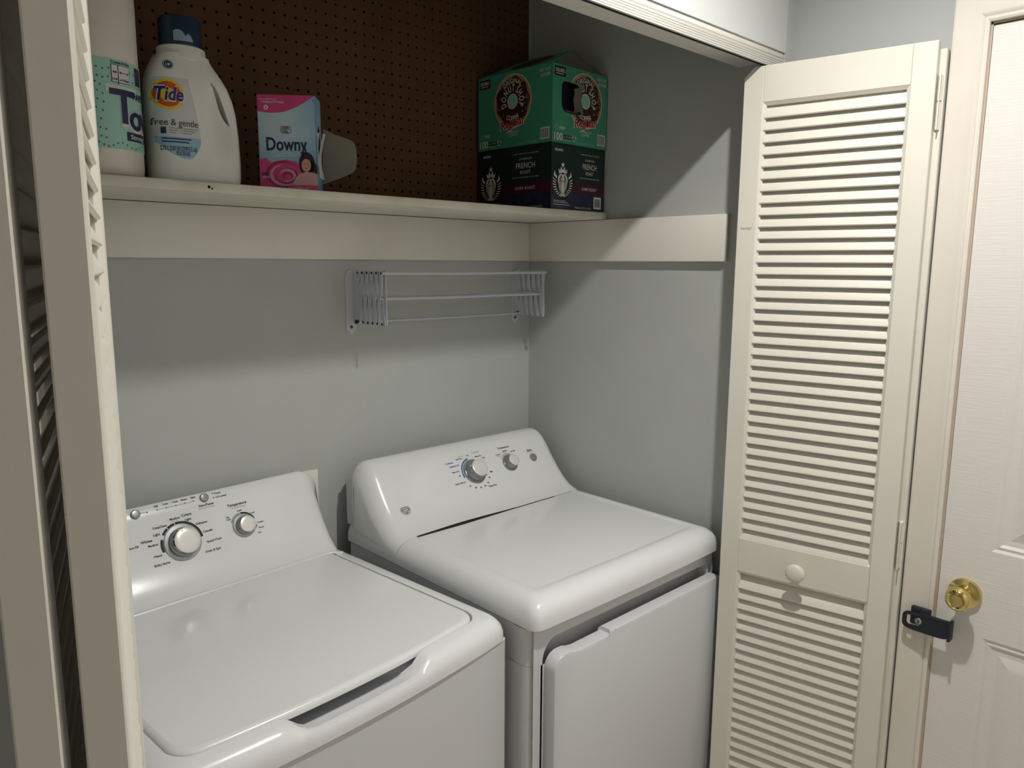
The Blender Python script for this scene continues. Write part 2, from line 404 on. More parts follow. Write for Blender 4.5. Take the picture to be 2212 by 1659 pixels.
# casing, mitred
cp = [(0, 0), (0, .009), (.004, .011), (.008, .010), (.0095, .0075), (.013, .0105), (.018, .013), (.030, .0145), (.052, .0165), (.060, .0175), (.0635, .0165), (.0635, 0)]
rg = []
rg.append([(XH-t_, DY0+w_, .001) for w_, t_ in cp]); rg.append([(XH-t_, DY0+w_, DZ+w_) for w_, t_ in cp])
rg.append([(XH-t_, DY1-w_, DZ+w_) for w_, t_ in cp]); rg.append([(XH-t_, DY1-w_, .001) for w_, t_ in cp])
struct('trim_5', MB().loft(rg), M_CASE, smooth=20)
struct('trim_6', MB().box(XH+.001, XH+.06, DY0-.0035, DY0+.0, 0, DZ).box(XH+.001, XH+.06, DY1, DY1+.0035, 0, DZ).box(XH+.001, XH+.06, DY1, DY0, DZ-.0035, DZ).box(XH+.05, XH+.06, DY1, DY0, 0, DZ), mat('jamb_brown', '#b9a896', .6), smooth=0)
# flip lock
LK = thing('flip_lock', 'black metal flip lock across the door edge under the brass knob', 'lock', (XH-.018, -1.455, .848))
MB().box(-.012, 0, -.006, .034, -.014, .026, .002).build('base', M_BLACK, LK)
ar = MB()
def armring(s, x0, x1):
    o_ = []; 
    for k in range(40):
        a = 2*PI*k/40; c, sn = math.cos(a), math.sin(a)
        o_.append((.5*(abs(c)**.45)*(1 if c > 0 else -1), .5*(abs(sn)**.45)*(1 if sn > 0 else -1)))
    return o_
sq = armring(1, 0, 0)
oy0, oy1, oz0, oz1 = -.050, .048, -.026, .016     # arm outline (y, z)
iy0, iy1, iz0, iz1 = .012, .040, -.016, .008      # slot
out = lambda u, v: ((oy0+oy1)/2+u*(oy1-oy0), (oz0+oz1)/2+v*(oz1-oz0))
inn = lambda u, v: ((iy0+iy1)/2+u*(iy1-iy0), (iz0+iz1)/2+v*(iz1-iz0))
ar.loft([[(x, *fn(u, v)) for u, v in sq] for x, fn in ((-.020, inn), (-.0195, out), (-.0145, out), (-.014, inn), (-.020, inn))], False, False)
ar.box(-.024, -.002, -.052, -.046, -.026, .018, .0012)
ar.box(-.021, -.013, -.046, .012, .013, .018, .001)
ar.build('arm', M_BLACK, LK)
MB().box(-.017, -.010, .008, .030, -.012, .010, .001).build('lock_body', M_BLACK, LK)
lc = MB().lathe([(.0075, 0), (.0075, .006), (.0065, .0068), (.001, .007)], (-.016, .014, -.001), (-1, 0, 0), 24).build('cylinder', M_STEEL, LK)
MB().box(-.0238, -.0229, .0125, .0145, -.005, .002).build('keyhole', M_INK, lc)

# ------------------------------------------------------------------ ceiling lamp in the hall
LM = thing('ceiling_lamp', 'small round downlight on the hall ceiling', 'lamp', (LAMP.x, LAMP.y, ZC))
zb_ = LAMP.z-ZC
MB().lathe([(.075, 0), (.075, -.006), (.06, -.02), (.045, zb_-.004), (LAMP_R+.006, zb_-.004)], (0, 0, 0), (0, 0, 1), 40, True, False).build('housing', M_CEIL, LM)
MB().lathe([(LAMP_R+.006, zb_-.004), (LAMP_R+.003, zb_-.003), (LAMP_R+.002, zb_+.014)], (0, 0, 0), (0, 0, 1), 40, False, False).build('added_baffle', M_BLACK, LM)  # unseen baffle, added round the sunk lens to cut low-angle light
MB().lathe([(LAMP_R, zb_+.009), (LAMP_R, zb_+.0075), (LAMP_R-.001, zb_+.007)], (0, 0, 0), (0, 0, 1), 32).build('lens', mat('lens_glow', '#ffffff', .5, emit=((1.0, .965, .92), LAMP_W)), LM)

# ------------------------------------------------------------------ appliances
def outline(x0, x1, y0, y1, r, bow=0, nF=49, nC=8, rb=None):
    """closed outline, starts at the front left, bowed front at y0 - bow"""
    P = []; xm, h = (x0+x1)/2, (x1-x0)/2-r
    rb = r if rb is None else rb
    for i in range(nF):
        x = x0+r+2*h*i/(nF-1); P.append((x, y0-bow*(1-((x-xm)/h)**2)))
    for i in range(1, nC): a = -PI/2+PI/2*i/nC; P.append((x1-r+r*math.cos(a), y0+r+r*math.sin(a)))
    P.append((x1, y0+r))
    for i in range(1, 6): P.append((x1, y0+r+(y1-rb-y0-r)*i/6))
    for i in range(nC+1): a = PI/2*i/nC; P.append((x1-rb+rb*math.cos(a), y1-rb+rb*math.sin(a)))
    for i in range(1, 6): P.append((x1-rb+(x0-x1+2*rb)*i/6, y1))
    for i in range(nC+1): a = PI/2+PI/2*i/nC; P.append((x0+rb+rb*math.cos(a), y1-rb+rb*math.sin(a)))
    for i in range(1, 6): P.append((x0, y1-rb-(y1-rb-y0-r)*i/6))
    P.append((x0, y0+r))
    for i in range(1, nC): a = PI+PI/2*i/nC; P.append((x0+r+r*math.cos(a), y0+r+r*math.sin(a)))
    return P
def dented_cap(mb, ring2d, z, dents, N=26):
    cx = sum(p[0] for p in ring2d)/len(ring2d); cy = (min(p[1] for p in ring2d)+max(p[1] for p in ring2d))/2
    hx = .25*(max(p[0] for p in ring2d)-min(p[0] for p in ring2d))
    def zz(x, y): return z+sum(-dp*math.exp(-(((x-a)/sx)**2+((y-b)/sy)**2)) for a, b, sx, sy, dp in dents)
    R = []
    for k in range(N+1):
        f = 1-k/N
        r = []
        for x, y in ring2d:
            tx = min(max(x, cx-hx), cx+hx); X = tx+(x-tx)*f; Y = cy+(y-cy)*f; r.append((X, Y, zz(X, Y)))
        R.append(r)
    mb.loft(R, False, False)
def panel_shell(prof, x0, x1, r=.036, drop=.02, ins=.03, n=7):
    m = len(prof); nr = []
    for i in range(m):
        a = prof[max(i-1, 0)]; b = prof[min(i+1, m-1)]; L = math.hypot(b[0]-a[0], b[1]-a[1]); nr.append((-(b[1]-a[1])/L, (b[0]-a[0])/L))
    z0 = prof[0][1]; zt = max(p[1] for p in prof)
    def rg(x, a):
        q = []
        for (y, z), (ny, nz) in zip(prof, nr):
            k = 1-math.cos(a); fr = max(0, (z-z0)/(zt-z0))
            q.append((x, y-ny*ins*k, z-nz*ins*k-drop*k*fr))
        return q
    R = []
    for i in range(n, -1, -1): a = PI/2*i/n; R.append(rg(x0+r*(1-math.sin(a)), a))
    mid = 6
    for i in range(1, mid): R.append(rg(x0+r+(x1-x0-2*r)*i/mid, 0))
    for i in range(n+1): a = PI/2*i/n; R.append(rg(x1-r*(1-math.sin(a)), a))
    return MB().loft(R, True, True)
def on_prof(prof, y):
    for (a, b), (c, e) in zip(prof[:-1], prof[1:]):
        if a <= y <= c: return b+(e-b)*(y-a)/(c-a), Vector((0, c-a, e-b)).normalized()
def pmap(prof, x, y, off=.0005):
    z, t = on_prof(prof, y); return flat((x, y, z), (1, 0, 0), t, off)
def dial(root, prof, x, y, R, face_r, hgt, notch):
    z, t = on_prof(prof, y); n = Vector((1, 0, 0)).cross(t); O = Vector((x, y, z))
    dl = MB().lathe([(R, .0003), (R, .0025), (R*.985, .004), (R*.80, .0045), (R*.79, .008), (R*.76, hgt*.45), (R*.70, hgt*.55)], O, n, 48).build('dial', M_SILVER, root, smooth=50)
    MB().lathe([(R*.70, hgt*.50), (R*.665, hgt*.62), (R*.655, hgt*.80), (R*.64, hgt*.93), (R*.60, hgt), (face_r+.0006, hgt*1.0)], O, n, 48).build('dial_bezel', M_CHROME, dl, smooth=50)
    MB().lathe([(face_r+.0012, hgt*.985), (face_r, hgt*1.01), (face_r*.6, hgt*1.03), (.0005, hgt*1.035)], O, n, 48).build('dial_face', M_FACE, dl, smooth=50)
    dv = (Vector((1, 0, 0))*math.cos(notch)+t*math.sin(notch)); sd = n.cross(dv)
    q = MB(); p0 = O+dv*R*.60+n*hgt*.985; p1 = O+dv*R*.69+n*hgt*.60
    q.add([p0-sd*.002+n*.001, p0+sd*.002+n*.001, p1+sd*.002+dv*.001, p1-sd*.002+dv*.001, p0-dv*.004-sd*.002+n*.0012, p0-dv*.004+sd*.002+n*.0012], [(0, 1, 2, 3), (0, 1, 5, 4)])
    q.build('pointer', M_WHITEINK, dl)
def button(root, prof, x, y, R):
    z, t = on_prof(prof, y); n = Vector((1, 0, 0)).cross(t)
    MB().lathe([(R, .0002), (R, .003), (R*.93, .0045), (R*.75, .005), (.0005, .0046)], Vector((x, y, z)), n, 32).build('button', M_BTN, root, smooth=50)
def lettering(root, prof, T_, cap=None):
    g = {'k': MB(), 'g': MB(), 'b': MB()}
    for s, x, y, w in T_:
        bold = s[0] in '*#'; key = 'g' if s[0] == '-' else 'b' if s[0] == '#' else 'k'
        s = s.lstrip('*#-'); txt(g[key], pmap(prof, x, y), s, 0, 0, w, bold=bold or key == 'k')
    g['k'].build('lettering', M_INK, root, smooth=0, kind='stuff'); g['g'].build('grey_lettering', M_GINK, root, smooth=0, kind='stuff')
    if g['b'].v: g['b'].build('blue_lettering', M_BLUEINK, root, smooth=0, kind='stuff')
def arcs(root, prof, x, y, A, name):
    z, t = on_prof(prof, y); mp = flat((x, y, z), (1, 0, 0), t, .0006); by = {}
    for m, r0, r1, a0, a1 in A:
        ring(by.setdefault(m, MB()), mp, 0, 0, r0, r1, math.radians(a0), math.radians(a1), 24)
    for m, b in by.items(): b.build(name, m, root, smooth=0, kind='stuff')
def dots(root, prof, L, r, m=None):
    b = MB()
    for x, y in L: disc(b, pmap(prof, x, y, .0008), 0, 0, r, 10)
    b.build('indicator_dots', m or M_INK, root, smooth=0, kind='stuff')

# ---- washer (local frame: x from -WW (left) to 0 (right), y from the front to the back)
WW, WD = .722, .690
WA = thing('washing_machine', 'white top load washing machine standing left of the dryer', 'washing machine', (-.015, -.90, 0), math.atan2(.0817, .9966))
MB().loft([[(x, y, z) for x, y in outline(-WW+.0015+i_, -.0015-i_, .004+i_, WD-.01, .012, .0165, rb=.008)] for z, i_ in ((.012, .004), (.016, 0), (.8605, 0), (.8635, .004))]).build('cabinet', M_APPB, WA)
for x in (-WW+.05, -.05):
    for y in (.06, WD-.06): MB().lathe([(.02, 0), (.02, .006), (.012, .008), (.012, .014)], (x, y, 0), (0, 0, 1), 16).build('foot', M_BLACK, WA)
LX0, LX1, LY0, LY1 = -.672, -.050, .038, .553
def bowl(x): 
    t = min(1, max(0, (1-abs(x+.367)/.152)/.34))
    return t*t*(3-2*t)
dk = MB(); RG = []
def deck(ins, z, r, bow, depth, push=0):
    P_ = outline(-WW+ins, -ins, ins, WD-.004-ins*.2, r, bow, rb=.012); q = []
    for i, (x, y) in enumerate(P_):
        k = bowl(x) if i < 49 else 0
        q.append((x, y+push*k, z-depth*k))
    RG.append(q)
deck(.0, .862, .03, .018, 0); deck(0, .868, .03, .018, 0); deck(.0005, .880, .03, .019, 0); deck(.004, .892, .030, .019, .004, .001)
deck(.010, .901, .030, .019, .013, .003); deck(.017, .9075, .030, .019, .0205, .002); deck(.025, .911, .030, .017, .026)
P_ = outline(LX0-.004, LX1+.004, LY0-.004, LY1+.004, .046, .014, rb=.012)
RG.append([(x, y, .9135-(.030*bowl(x) if i < 49 else 0)) for i, (x, y) in enumerate(P_)])
RG.append([(x, y, .9125-(.031*bowl(x) if i < 49 else 0)) for i, (x, y) in enumerate(outline(LX0-.0028, LX1+.0028, LY0-.0028, LY1+.0028, .045, .014, rb=.012))])
RG.append([(x, y+(.010*bowl(x) if i < 49 else 0), .898-(.024*bowl(x) if i < 49 else 0)) for i, (x, y) in enumerate(outline(LX0-.0024, LX1+.0024, LY0-.0024, LY1+.0024, .045, .014, rb=.012))])
dk.loft(RG, True, True).build('top_deck', M_APP, WA, smooth=40)
ld_ = MB(); RG = []
for ins, z in ((.010, .899), (.003, .9), (.0, .903), (0, .909), (.0015, .9125), (.005, .9153), (.010, .9165)):
    RG.append([(x, y, z) for x, y in outline(LX0+ins, LX1-ins, LY0+ins, LY1-ins*.3, .044, .014, rb=.012)])
ld_.loft(RG, True, False)
dented_cap(ld_, [(p[0], p[1]) for p in RG[-1]], .9165, [(-.470, .425, .030, .022, .0011), (-.336, .424, .016, .013, .0009), (-.455, .40, .012, .02, .0005)])
ld_.build('lid', M_APP, WA, smooth=40)
WP = [(.553, .914), (.566, .918), (.575, .925), (.595, .945), (.615, .975), (.635, 1.010), (.652, 1.045), (.665, 1.075), (.674, 1.092), (.681, 1.0985), (.687, 1.099), (.692, 1.094), (.6935, 1.08), (.6935, .90)]
WPX = (-WW+.006, -.014)
panel_shell(WP, *WPX, r=.045, drop=.022, ins=.022).build('control_panel', M_PANEL, WA, smooth=45)
bd = MB().tube([(WPX[0]+.03, .553, .9155), (WPX[1]-.055, .553, .9155), (WPX[1]-.035, .549, .9150), (WPX[1]-.016, .533, .913)], .0042, 10)
bd.build('seam_bead', M_APP, WA, smooth=60)
WT = [('Fill',-0.4182,0.6765,0.0078),('Soak',-0.3969,0.6775,0.0118),('Wash',-0.3758,0.6773,0.0132),('Rinse',-0.3552,0.6776,0.0135),('Spin',-0.3342,0.6780,0.0113),
('Pause',-0.2765,0.6759,0.0150),('Lid Locked',-0.2705,0.6709,0.0263),('*Start/Pause',-0.3101,0.6654,0.0358),('-Hold 3 secs to Reset',-0.3097,0.6626,0.0394),('*Temperature',-0.2384,0.6592,0.0482),('-All Cold Rinses',-0.2371,0.6562,0.0354),
('Cold',-0.2369,0.6525,0.0109),('Cool',-0.2064,0.6472,0.0105),('Tap',-0.2688,0.6487,0.0081),('Cold',-0.2682,0.6461,0.0106),('Colors',-0.1930,0.6358,0.0153),('Warm',-0.1946,0.6293,0.0139),('Hot',-0.2026,0.6238,0.0085),
('*Colors',-0.3590,0.6607,0.0232),('Medium',-0.3861,0.6597,0.0227),('-Normal',-0.3863,0.6574,0.0148),('Light',-0.3578,0.6563,0.0145),('*DeepClean',-0.4214,0.6556,0.0308),('Light',-0.4320,0.6495,0.0147),('*Whites',-0.4562,0.6453,0.0245),('Medium',-0.4444,0.6404,0.0215),('Heavy',-0.4400,0.6287,0.0178),('Bulky Items',-0.4364,0.6190,0.0334),('Slow Fill',-0.4849,0.6427,0.0218),
('Delicates',-0.3306,0.6501,0.0262),('Casuals',-0.3212,0.6409,0.0221),('Speed Wash',-0.3127,0.6296,0.0349),('Drain & Spin',-0.3213,0.6190,0.0357)]
lettering(WA, WP, WT)
WPD = WP[:11]
arcs(WA, WPD, -.3821, .6359, [(M_INK, .0425, .0478, 158, 222), (M_INK, .0425, .0478, 124, 145), (M_INK, .0425, .0478, 100, 122), (M_INK, .0425, .0478, 2, 98), (M_GINK, .0425, .0478, -48, -14), (M_BTN, .0425, .0478, 226, 308)], 'dial_scale')
arcs(WA, WPD, -.2346, .6363, [(M_BTN, .0285, .0325, 95, 155), (M_INK, .0285, .0325, 20, 92), (M_BTN, .0285, .0325, -38, -8)], 'dial_scale')
dial(WA, WPD, -.3821, .6359, .0415, .0275, .030, math.radians(108))
dial(WA, WPD, -.2346, .6363, .0280, .0180, .023, math.radians(62))
button(WA, WPD, -.4647, .6721, .0102); button(WA, WPD, -.3102, .6731, .0102)
dots(WA, WPD, [(-.4395, .6715), (-.4185, .6716), (-.3978, .6718), (-.3766, .6718), (-.3559, .6719), (-.3353, .6721), (-.2881, .6767), (-.2887, .6709)], .0014)
lb = MB(); rect(lb, pmap(WPD, -.4185, .6717, .0006), 0, .083, -.0013, .0013); lb.build('indicator_bar', mat('ink_pale', '#c3c5c5', .6), WA, smooth=0)
lb = MB(); rect(lb, pmap(WPD, -.4545, .6719, .0006), 0, .0150, -.0005, .0005); lb.build('indicator_line', M_BLUEINK, WA, smooth=0)

# ---- dryer (local frame origin at its front left corner)
DX = .693; DD = .730
DY = thing('tumble_dryer', 'white front load tumble dryer standing against the right wall', 'dryer', (0, -.962, 0))
cab = MB()
fy = .018                                 # cabinet front face
rc = [(x, y) for x, y in outline(.004, DX-.004, fy, DD-.012, .030, 0, 3, 8, rb=.006)]
cab.loft([[(x, y, z) for x, y in rc] for z in (.012, .800)], True, False)
cab.loft([[(x, y, z) for x, y in outline(.0058, DX-.0058, fy+.032, DD-.0135, .012, 0, 3, 8, rb=.006)] for z in (.25, .883)], True, True)
# face frame round the recessed door: left post, header with rounded inner corner, right post
RX0, RX1, RZ0, RZ1 = .039, .685, .255, .852
o_ = [(.034, .25), (.034, .886), (DX-.034, .886), (DX-.034, .25)]
def rrect(x0, x1, z0, z1, r, n=8, rr=.012):
    q = []; R1 = r
    for cx_, cz_, a0 in ((x0+r, z0+r, PI), (x1-rr, z0+rr, 1.5*PI), (x1-rr, z1-rr, 0), (x0+r, z1-r, .5*PI)):
        r = rr if cx_ > (x0+x1)/2 else R1
        for k in range(n+1): a = a0+PI/2*k/n; q.append((cx_+r*math.cos(a), cz_+r*math.sin(a)))
    return q
ri = rrect(RX0, RX1, RZ0, RZ1, .045); ro_ = rrect(.0, DX, .20, .90, .045)
cab2 = MB()
outr = []
for (x, z), (xo, zo) in zip(ri, ro_):
    outr.append((min(max(xo, .012), DX-.012), fy, min(max(zo, .20), .883)))
cab2.loft([outr, [(x, fy, z) for x, z in ri], [(x, fy+.004, z) for x, z in rrect(RX0+.001, RX1-.001, RZ0+.001, RZ1-.001, .045)], [(x, fy+.031, z) for x, z in rrect(RX0+.004, RX1-.004, RZ0+.004, RZ1-.004, .043)]], False, False)
# rounded left and right posts above the low body
for sgn, xe in ((-1, .004), (1, DX-.004)):
    pr = []
    for k in range(9):
        a = PI/2*k/8; pr.append((xe+sgn*(-.030+.030*math.sin(a)), fy+.030-.030*math.cos(a)))
    pr += [(xe, fy+.05), (xe-sgn*.03, fy+.05)]
    cab.loft([[(x, y, z) for x, y in pr] for z in (.8005, .883)])
MB_all = cab
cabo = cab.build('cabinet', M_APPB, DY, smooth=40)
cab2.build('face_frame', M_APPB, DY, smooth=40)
for x in (.05, DX-.05):
    for y in (.08, DD-.06): MB().lathe([(.02, 0), (.02, .006), (.012, .008), (.012, .014)], (x, y, 0), (0, 0, 1), 16).build('foot', M_BLACK, DY)
# door: slab with rounded corners and a stepped finger edge along the top
dd_ = MB(); R_ = []
for ins, y in ((.002, .020), (.0, .016), (0, -.006), (.0025, -.0115), (.008, -.0135)):
    q = rrect(.044+ins, .681-ins, .272+ins, .823-ins, .034-ins*.5)
    q = [(x, y_, z-(.010 if (z > .80 and .10 < x < .2255) else 0)) for (x, z), y_ in zip(q, [y]*len(q))]
    R_.append(q)
# insert points for the finger step on the top edge
def with_step(q, y, ins):
    top = [(x, y, z) for x, z in q]; i0 = 27    # after right top corner arc the edge runs to the left
    st = []
    for x, z in ((.60, .823-ins), (.30, .823-ins), (.2265-ins, .823-ins), (.2250-ins, .815-ins), (.125, .815-ins), (.108, .8180-ins), (.096, .8222-ins)): st.append((x, y, z))
    return top[:27]+st+top[27:]
R_ = []
for ins, y in ((.004, .022), (.0, .018), (0, -.006), (.0025, -.0115), (.008, -.0135)):
    R_.append(with_step(rrect(.044+ins, .681-ins, .272+ins, .823-ins, .034-ins*.5), y, ins))
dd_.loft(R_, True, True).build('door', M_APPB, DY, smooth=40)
# top
tp = MB(); RG = []
for ins, z in ((.022, .8880), (.002, .8872), (.0, .8885), (0, .900), (.0012, .912), (.0045, .924), (.011, .9345), (.021, .9425), (.036, .9475), (.052, .9496), (.0555, .9482), (.062, .9474)):
    RG.append([(x, y, z) for x, y in outline(ins, DX-ins, ins, DD-ins*.4, max(.026-ins*.1, .02), .004, rb=.02)])
tp.loft(RG, True, False)
dented_cap(tp, [(p[0], p[1]) for p in RG[-1]], .9474, [(.118, .350, .022, .018, .0010), (.10, .39, .02, .012, .0006)])
tp.build('top', M_APP, DY, smooth=40)
DP = [(.482, .9485), (.500, .953), (.519, .960), (.542, .976), (.562, .996), (.591, 1.031), (.622, 1.074), (.640, 1.095), (.657, 1.107), (.675, 1.111), (.694, 1.108), (.708, 1.098), (.716, 1.08), (.718, .93)]
panel_shell(DP, .0, DX, r=.045, drop=.030, ins=.038).build('control_panel', M_PANEL, DY, smooth=45)
hs = MB().prism([(.56, .935), (.600, .975), (.655, 1.045), (.70, 1.062), (.722, 1.055), (.722, .935)], lambda u, v, w: (w, u, v), .0035, DX-.0035)
hs.build('rear_housing', M_APPB, DY, smooth=0)
sl = MB()
sl.loft([[(x, .4815-.0012*k_, .9480+dz) for k_ in (0, 1, 1, 0) for dz in ()] or [(x, .4790-w_, .9478), (x, .4830, .9478), (x, .4830, .9480+w_), (x, .4790-w_, .9480+.0004)] for x, w_ in [(.06+.50*i/20, .0042*math.exp(-((i-6)/5.5)**2)) for i in range(21)]])
sl.build('seam_gap', M_INK, DY, smooth=0)
DT = [('*Temperature',0.4873,0.6286,0.0469),('#Cottons',0.2742,0.6206,0.0274),('-Casuals',0.3798,0.6316,0.0283),('Optimum Dry',0.2874,0.6139,0.0359),('Less Dry',0.3128,0.6245,0.0234),('-Dust Down',0.3220,0.6287,0.0217),('Off',0.3469,0.6277,0.0077),('More Dry',0.2845,0.6035,0.0248),('Off',0.2921,0.5955,0.0074),('Quick Fluff 10',0.2831,0.5820,0.0366),('20',0.3118,0.5727,0.0065),('30',0.3278,0.5672,0.0066),('40',0.3455,0.5653,0.0066),('50',0.3627,0.5663,0.0067),('60',0.3777,0.5710,0.0068),('70',0.3905,0.5798,0.0068),('Min.',0.4071,0.5899,0.0109),('*Time Dry',0.3883,0.5633,0.0322),('More Dry',0.3837,0.6222,0.0245),('Dry',0.4001,0.6174,0.0099),
('*Start',0.5830,0.6124,0.0198),('-Push to Start',0.5826,0.6091,0.0286),('Cottons',0.4569,0.6167,0.0184),('-Normal',0.4566,0.6135,0.0153),('Casuals',0.4863,0.6212,0.0187),('-Medium',0.4857,0.6182,0.0156),('Air Fluff',0.5171,0.6174,0.0191)]
lettering(DY, DP, DT)
DPD = DP[:10]
arcs(DY, DPD, .3475, .5969, [(M_BLUEINK, .0395, .0440, 98, 196), (M_INK, .0395, .0440, 206, 336)], 'dial_scale')
arcs(DY, DPD, .4876, .5975, [(M_GINK, .0290, .0315, 60, 150)], 'dial_scale')
dial(DY, DPD, .3475, .5969, .0375, .0245, .032, math.radians(150))
dial(DY, DPD, .4876, .5975, .0265, .0165, .024, math.radians(105))
button(DY, DPD, .5857, .5974, .0125)
# round monogram badge
_m1 = pmap(DPD, .0804, .5603, .0006); _m2 = pmap(DPD, .0804, .5603, .0010)
mg = lambda u, v: _m1(u*1.3, v*1.3)
mg2 = lambda u, v: _m2(u*1.3, v*1.3)
bb = MB(); disc(bb, mg, 0, 0, .0118, 40); bo = bb.build('badge', mat('badge_grey', '#8f9294', .35, .4), DY, smooth=0)
bb = MB()
ring(bb, mg2, 0, 0, .0105, .0112)
for k in range(4): ring(bb, mg2, 0, 0, .0083, .0094, math.radians(90*k+15), math.radians(90*k+70), 12)
for sx, cx_ in ((1, -.0026), (1, .0026)):
    stroke(bb, mg2, [(cx_+.0028*math.cos(a), .0012+.0030*math.sin(a)) for a in [math.radians(20+14*k) for k in range(22)]], .0009)
stroke(bb, mg2, [(.0002, -.0010), (-.0008, -.0045), (-.0030, -.0058), (-.0050, -.0042), (-.0030, -.0025), (.0, -.0018)], .0009)
stroke(bb, mg2, [(.0010, .0002), (.0040, .0006), (.0052, -.0020), (.0046, -.0048), (.0022, -.0052)], .0009)
bb.build('monogram', M_WHITEINK, bo, smooth=0, kind='stuff')

# ------------------------------------------------------------------ folding drying rack on the back wall
RK = thing('drying_rack', 'white accordion drying rack folded against the grey wall', 'drying rack', (.36, YB, 1.44))
def q3(x, y, z): return (x-.36, y-YB, z-1.44)
def bar2(mb, x, ya, za, yb, zb, w=.0102, t=.0022, n=6):
    """flat link with round ends in the plane x = const"""
    a = math.atan2(zb-za, yb-ya); P_ = []
    for k in range(n+1): an = a+PI/2+PI*k/n; P_.append((ya+w/2*math.cos(an), za+w/2*math.sin(an)))
    for k in range(n+1): an = a-PI/2+PI*k/n; P_.append((yb+w/2*math.cos(an), zb+w/2*math.sin(an)))
    mb.loft([[q3(x-t/2, u, v) for u, v in P_], [q3(x+t/2, u, v) for u, v in P_]]); return mb
for X, sg in ((.068, 1), (.648, -1)):
    wp = [(-.0150, 1.452), (0, 1.437), (.015, 1.452), (.015, 1.585), (.004, 1.612), (-.010, 1.606), (-.015, 1.59)]
    b_ = MB().prism([(u-sg*.012, v) for u, v in wp], lambda u, v, w: q3(X+u, YB-w, v), .0004, .0026)
    fl = [(YB-.0005, 1.470), (YB-.030, 1.470), (YB-.036, 1.478), (YB-.034, 1.50), (YB-.026, 1.52), (YB-.026, 1.575), (YB-.038, 1.590), (YB-.037, 1.606), (YB-.026, 1.613), (YB-.0005, 1.600)]
    b_.prism(fl, lambda u, v, w: q3(w, u, v), X-.0012-sg*.004, X+.0012-sg*.004)
    b_.build('wall_bracket', M_RACK, RK, smooth=30)
    ys = [YB-.028-.0222*k for k in range(6)]
    rv = MB()
    for k in range(5):
        bar2(MB(), X+sg*.0012, ys[k], 1.603, ys[k+1], 1.474).build('link', M_RACK, RK, smooth=40)
        bar2(MB(), X-sg*.0036, ys[k], 1.474, ys[k+1], 1.603).build('link', M_RACK, RK, smooth=40)
    bar2(MB(), X+sg*.0040, ys[5]-.001, 1.605, ys[5]-.004, 1.474).build('link', M_RACK, RK, smooth=40)
    for k in range(6):
        for zz in (1.603, 1.474): rv.lathe([(.0034, 0), (.003, .002), (.001, .0026)], q3(X-sg*.0046-.0002, ys[k], zz), (-1, 0, 0), 10)
        for zz in (1.603, 1.474): rv.lathe([(.0034, 0), (.003, .002), (.001, .0026)], q3(X+sg*.0022, ys[k], zz), (1, 0, 0), 10)
    rv.build('rivets', M_RIVET, RK, smooth=40, kind='stuff')
    pn = MB()
    for k in range(5): pn.tube([q3(X-.007, (ys[k]+ys[k+1])/2, 1.5385), q3(X+.007, (ys[k]+ys[k+1])/2, 1.5385)], .0032)
    pn.build('pivot_pins', M_RACK, RK, smooth=40, kind='stuff')
    MB().lathe([(.006, 0), (.006, .004), (.002, .006)], q3(X-sg*.006-.003, ys[0]+.002, 1.474), (-1, 0, 0), 14).build('bolt', M_RIVET, RK, smooth=40)
    sb_ = MB().lathe([(.0045, 0), (.004, .002), (.001, .003)], q3(X-sg*.012, YB-.0026, 1.459), (0, -1, 0), 12).build('screw', M_RIVET, RK, smooth=40)
for yy, zz, rr in ((YB-.142, 1.603, .0042), (YB-.130, 1.5385, .0042), (YB-.108, 1.5405, .0035), (YB-.030, 1.474, .0036)):
    MB().tube([q3(.062, yy, zz), q3(.30, yy-.001, zz-.0012), q3(.656, yy, zz)], rr, 10).build('rail', M_RACK, RK, smooth=60)

# ------------------------------------------------------------------ things on the shelf
ZS = ZCT+.0197
# paper towel pack: a wrapped roll standing up, printed band round it
TC = (-.592, -.430); TR = .071; TH = .375
TW = thing('paper_towel_pack', 'white wrapped paper towel pack with a mint green band', 'paper towels', (*TC, ZS))
tw = MB(); R_ = []
for r, z in ((.050, 0), (.062, .001), (.069, .006), (.0705, .02), (.0708, .10), (.071, .20), (.0708, .30), (.070, .335), (.064, .352), (.045, .366), (.020, .372), (.010, .380), (.016, .395), (.022, .402)):
    q = []
    for j in range(64):
        a = 2*PI*j/64; wr = 1+(.05*math.sin(9*a)+.03*math.sin(17*a+1)) * max(0, (z-.33)/.05) + .004*math.sin(5*a+z*30)*(1 if z > .02 else 0)
        q.append((r*wr*math.cos(a), r*wr*math.sin(a), z))
    R_.append(q)
tw.loft(R_).build('wrapped_roll', mat('wrap_white', '#ebe4d9', .35, noise=(12, '#e0d8cb', .6), bump=(30, .5, (1, 1, .4))), TW, smooth=60)
def cyl(off):
    # u = arc length from the direction that faces the camera, v = height
    a0 = math.atan2(CAM.y-TC[1], CAM.x-TC[0])
    return lambda u, v: Vector(((TR+off)*math.cos(a0+u/TR), (TR+off)*math.sin(a0+u/TR), v))
c1, c2, c3 = cyl(.0008), cyl(.0014), cyl(.0019)
b = MB(); rect(b, c1, -.22, .22, .046, .195, 90, 2); b.build('printed_band', mat('mint', '#a6d6c8', .45), TW)
b = MB()
for k in range(240):
    i, j = k % 24, k//24
    u = -.07+.0085*i+.004*math.sin(j*.9+i*.35); v = .053+.0142*j+.004*math.sin(i*1.1)
    if v < .190 and not (.012 < u < .085 and .060 < v < .155): disc(b, c2, u, v, .0017, 8)
b.build('dot_pattern', mat('mint_dark', '#3f7f74', .5), TW, smooth=0, kind='stuff')
navy = mat('navy_ink', '#1d2850', .45); wht = mat('print_white', '#dfddd8', .45)
bw, bn = MB(), MB()
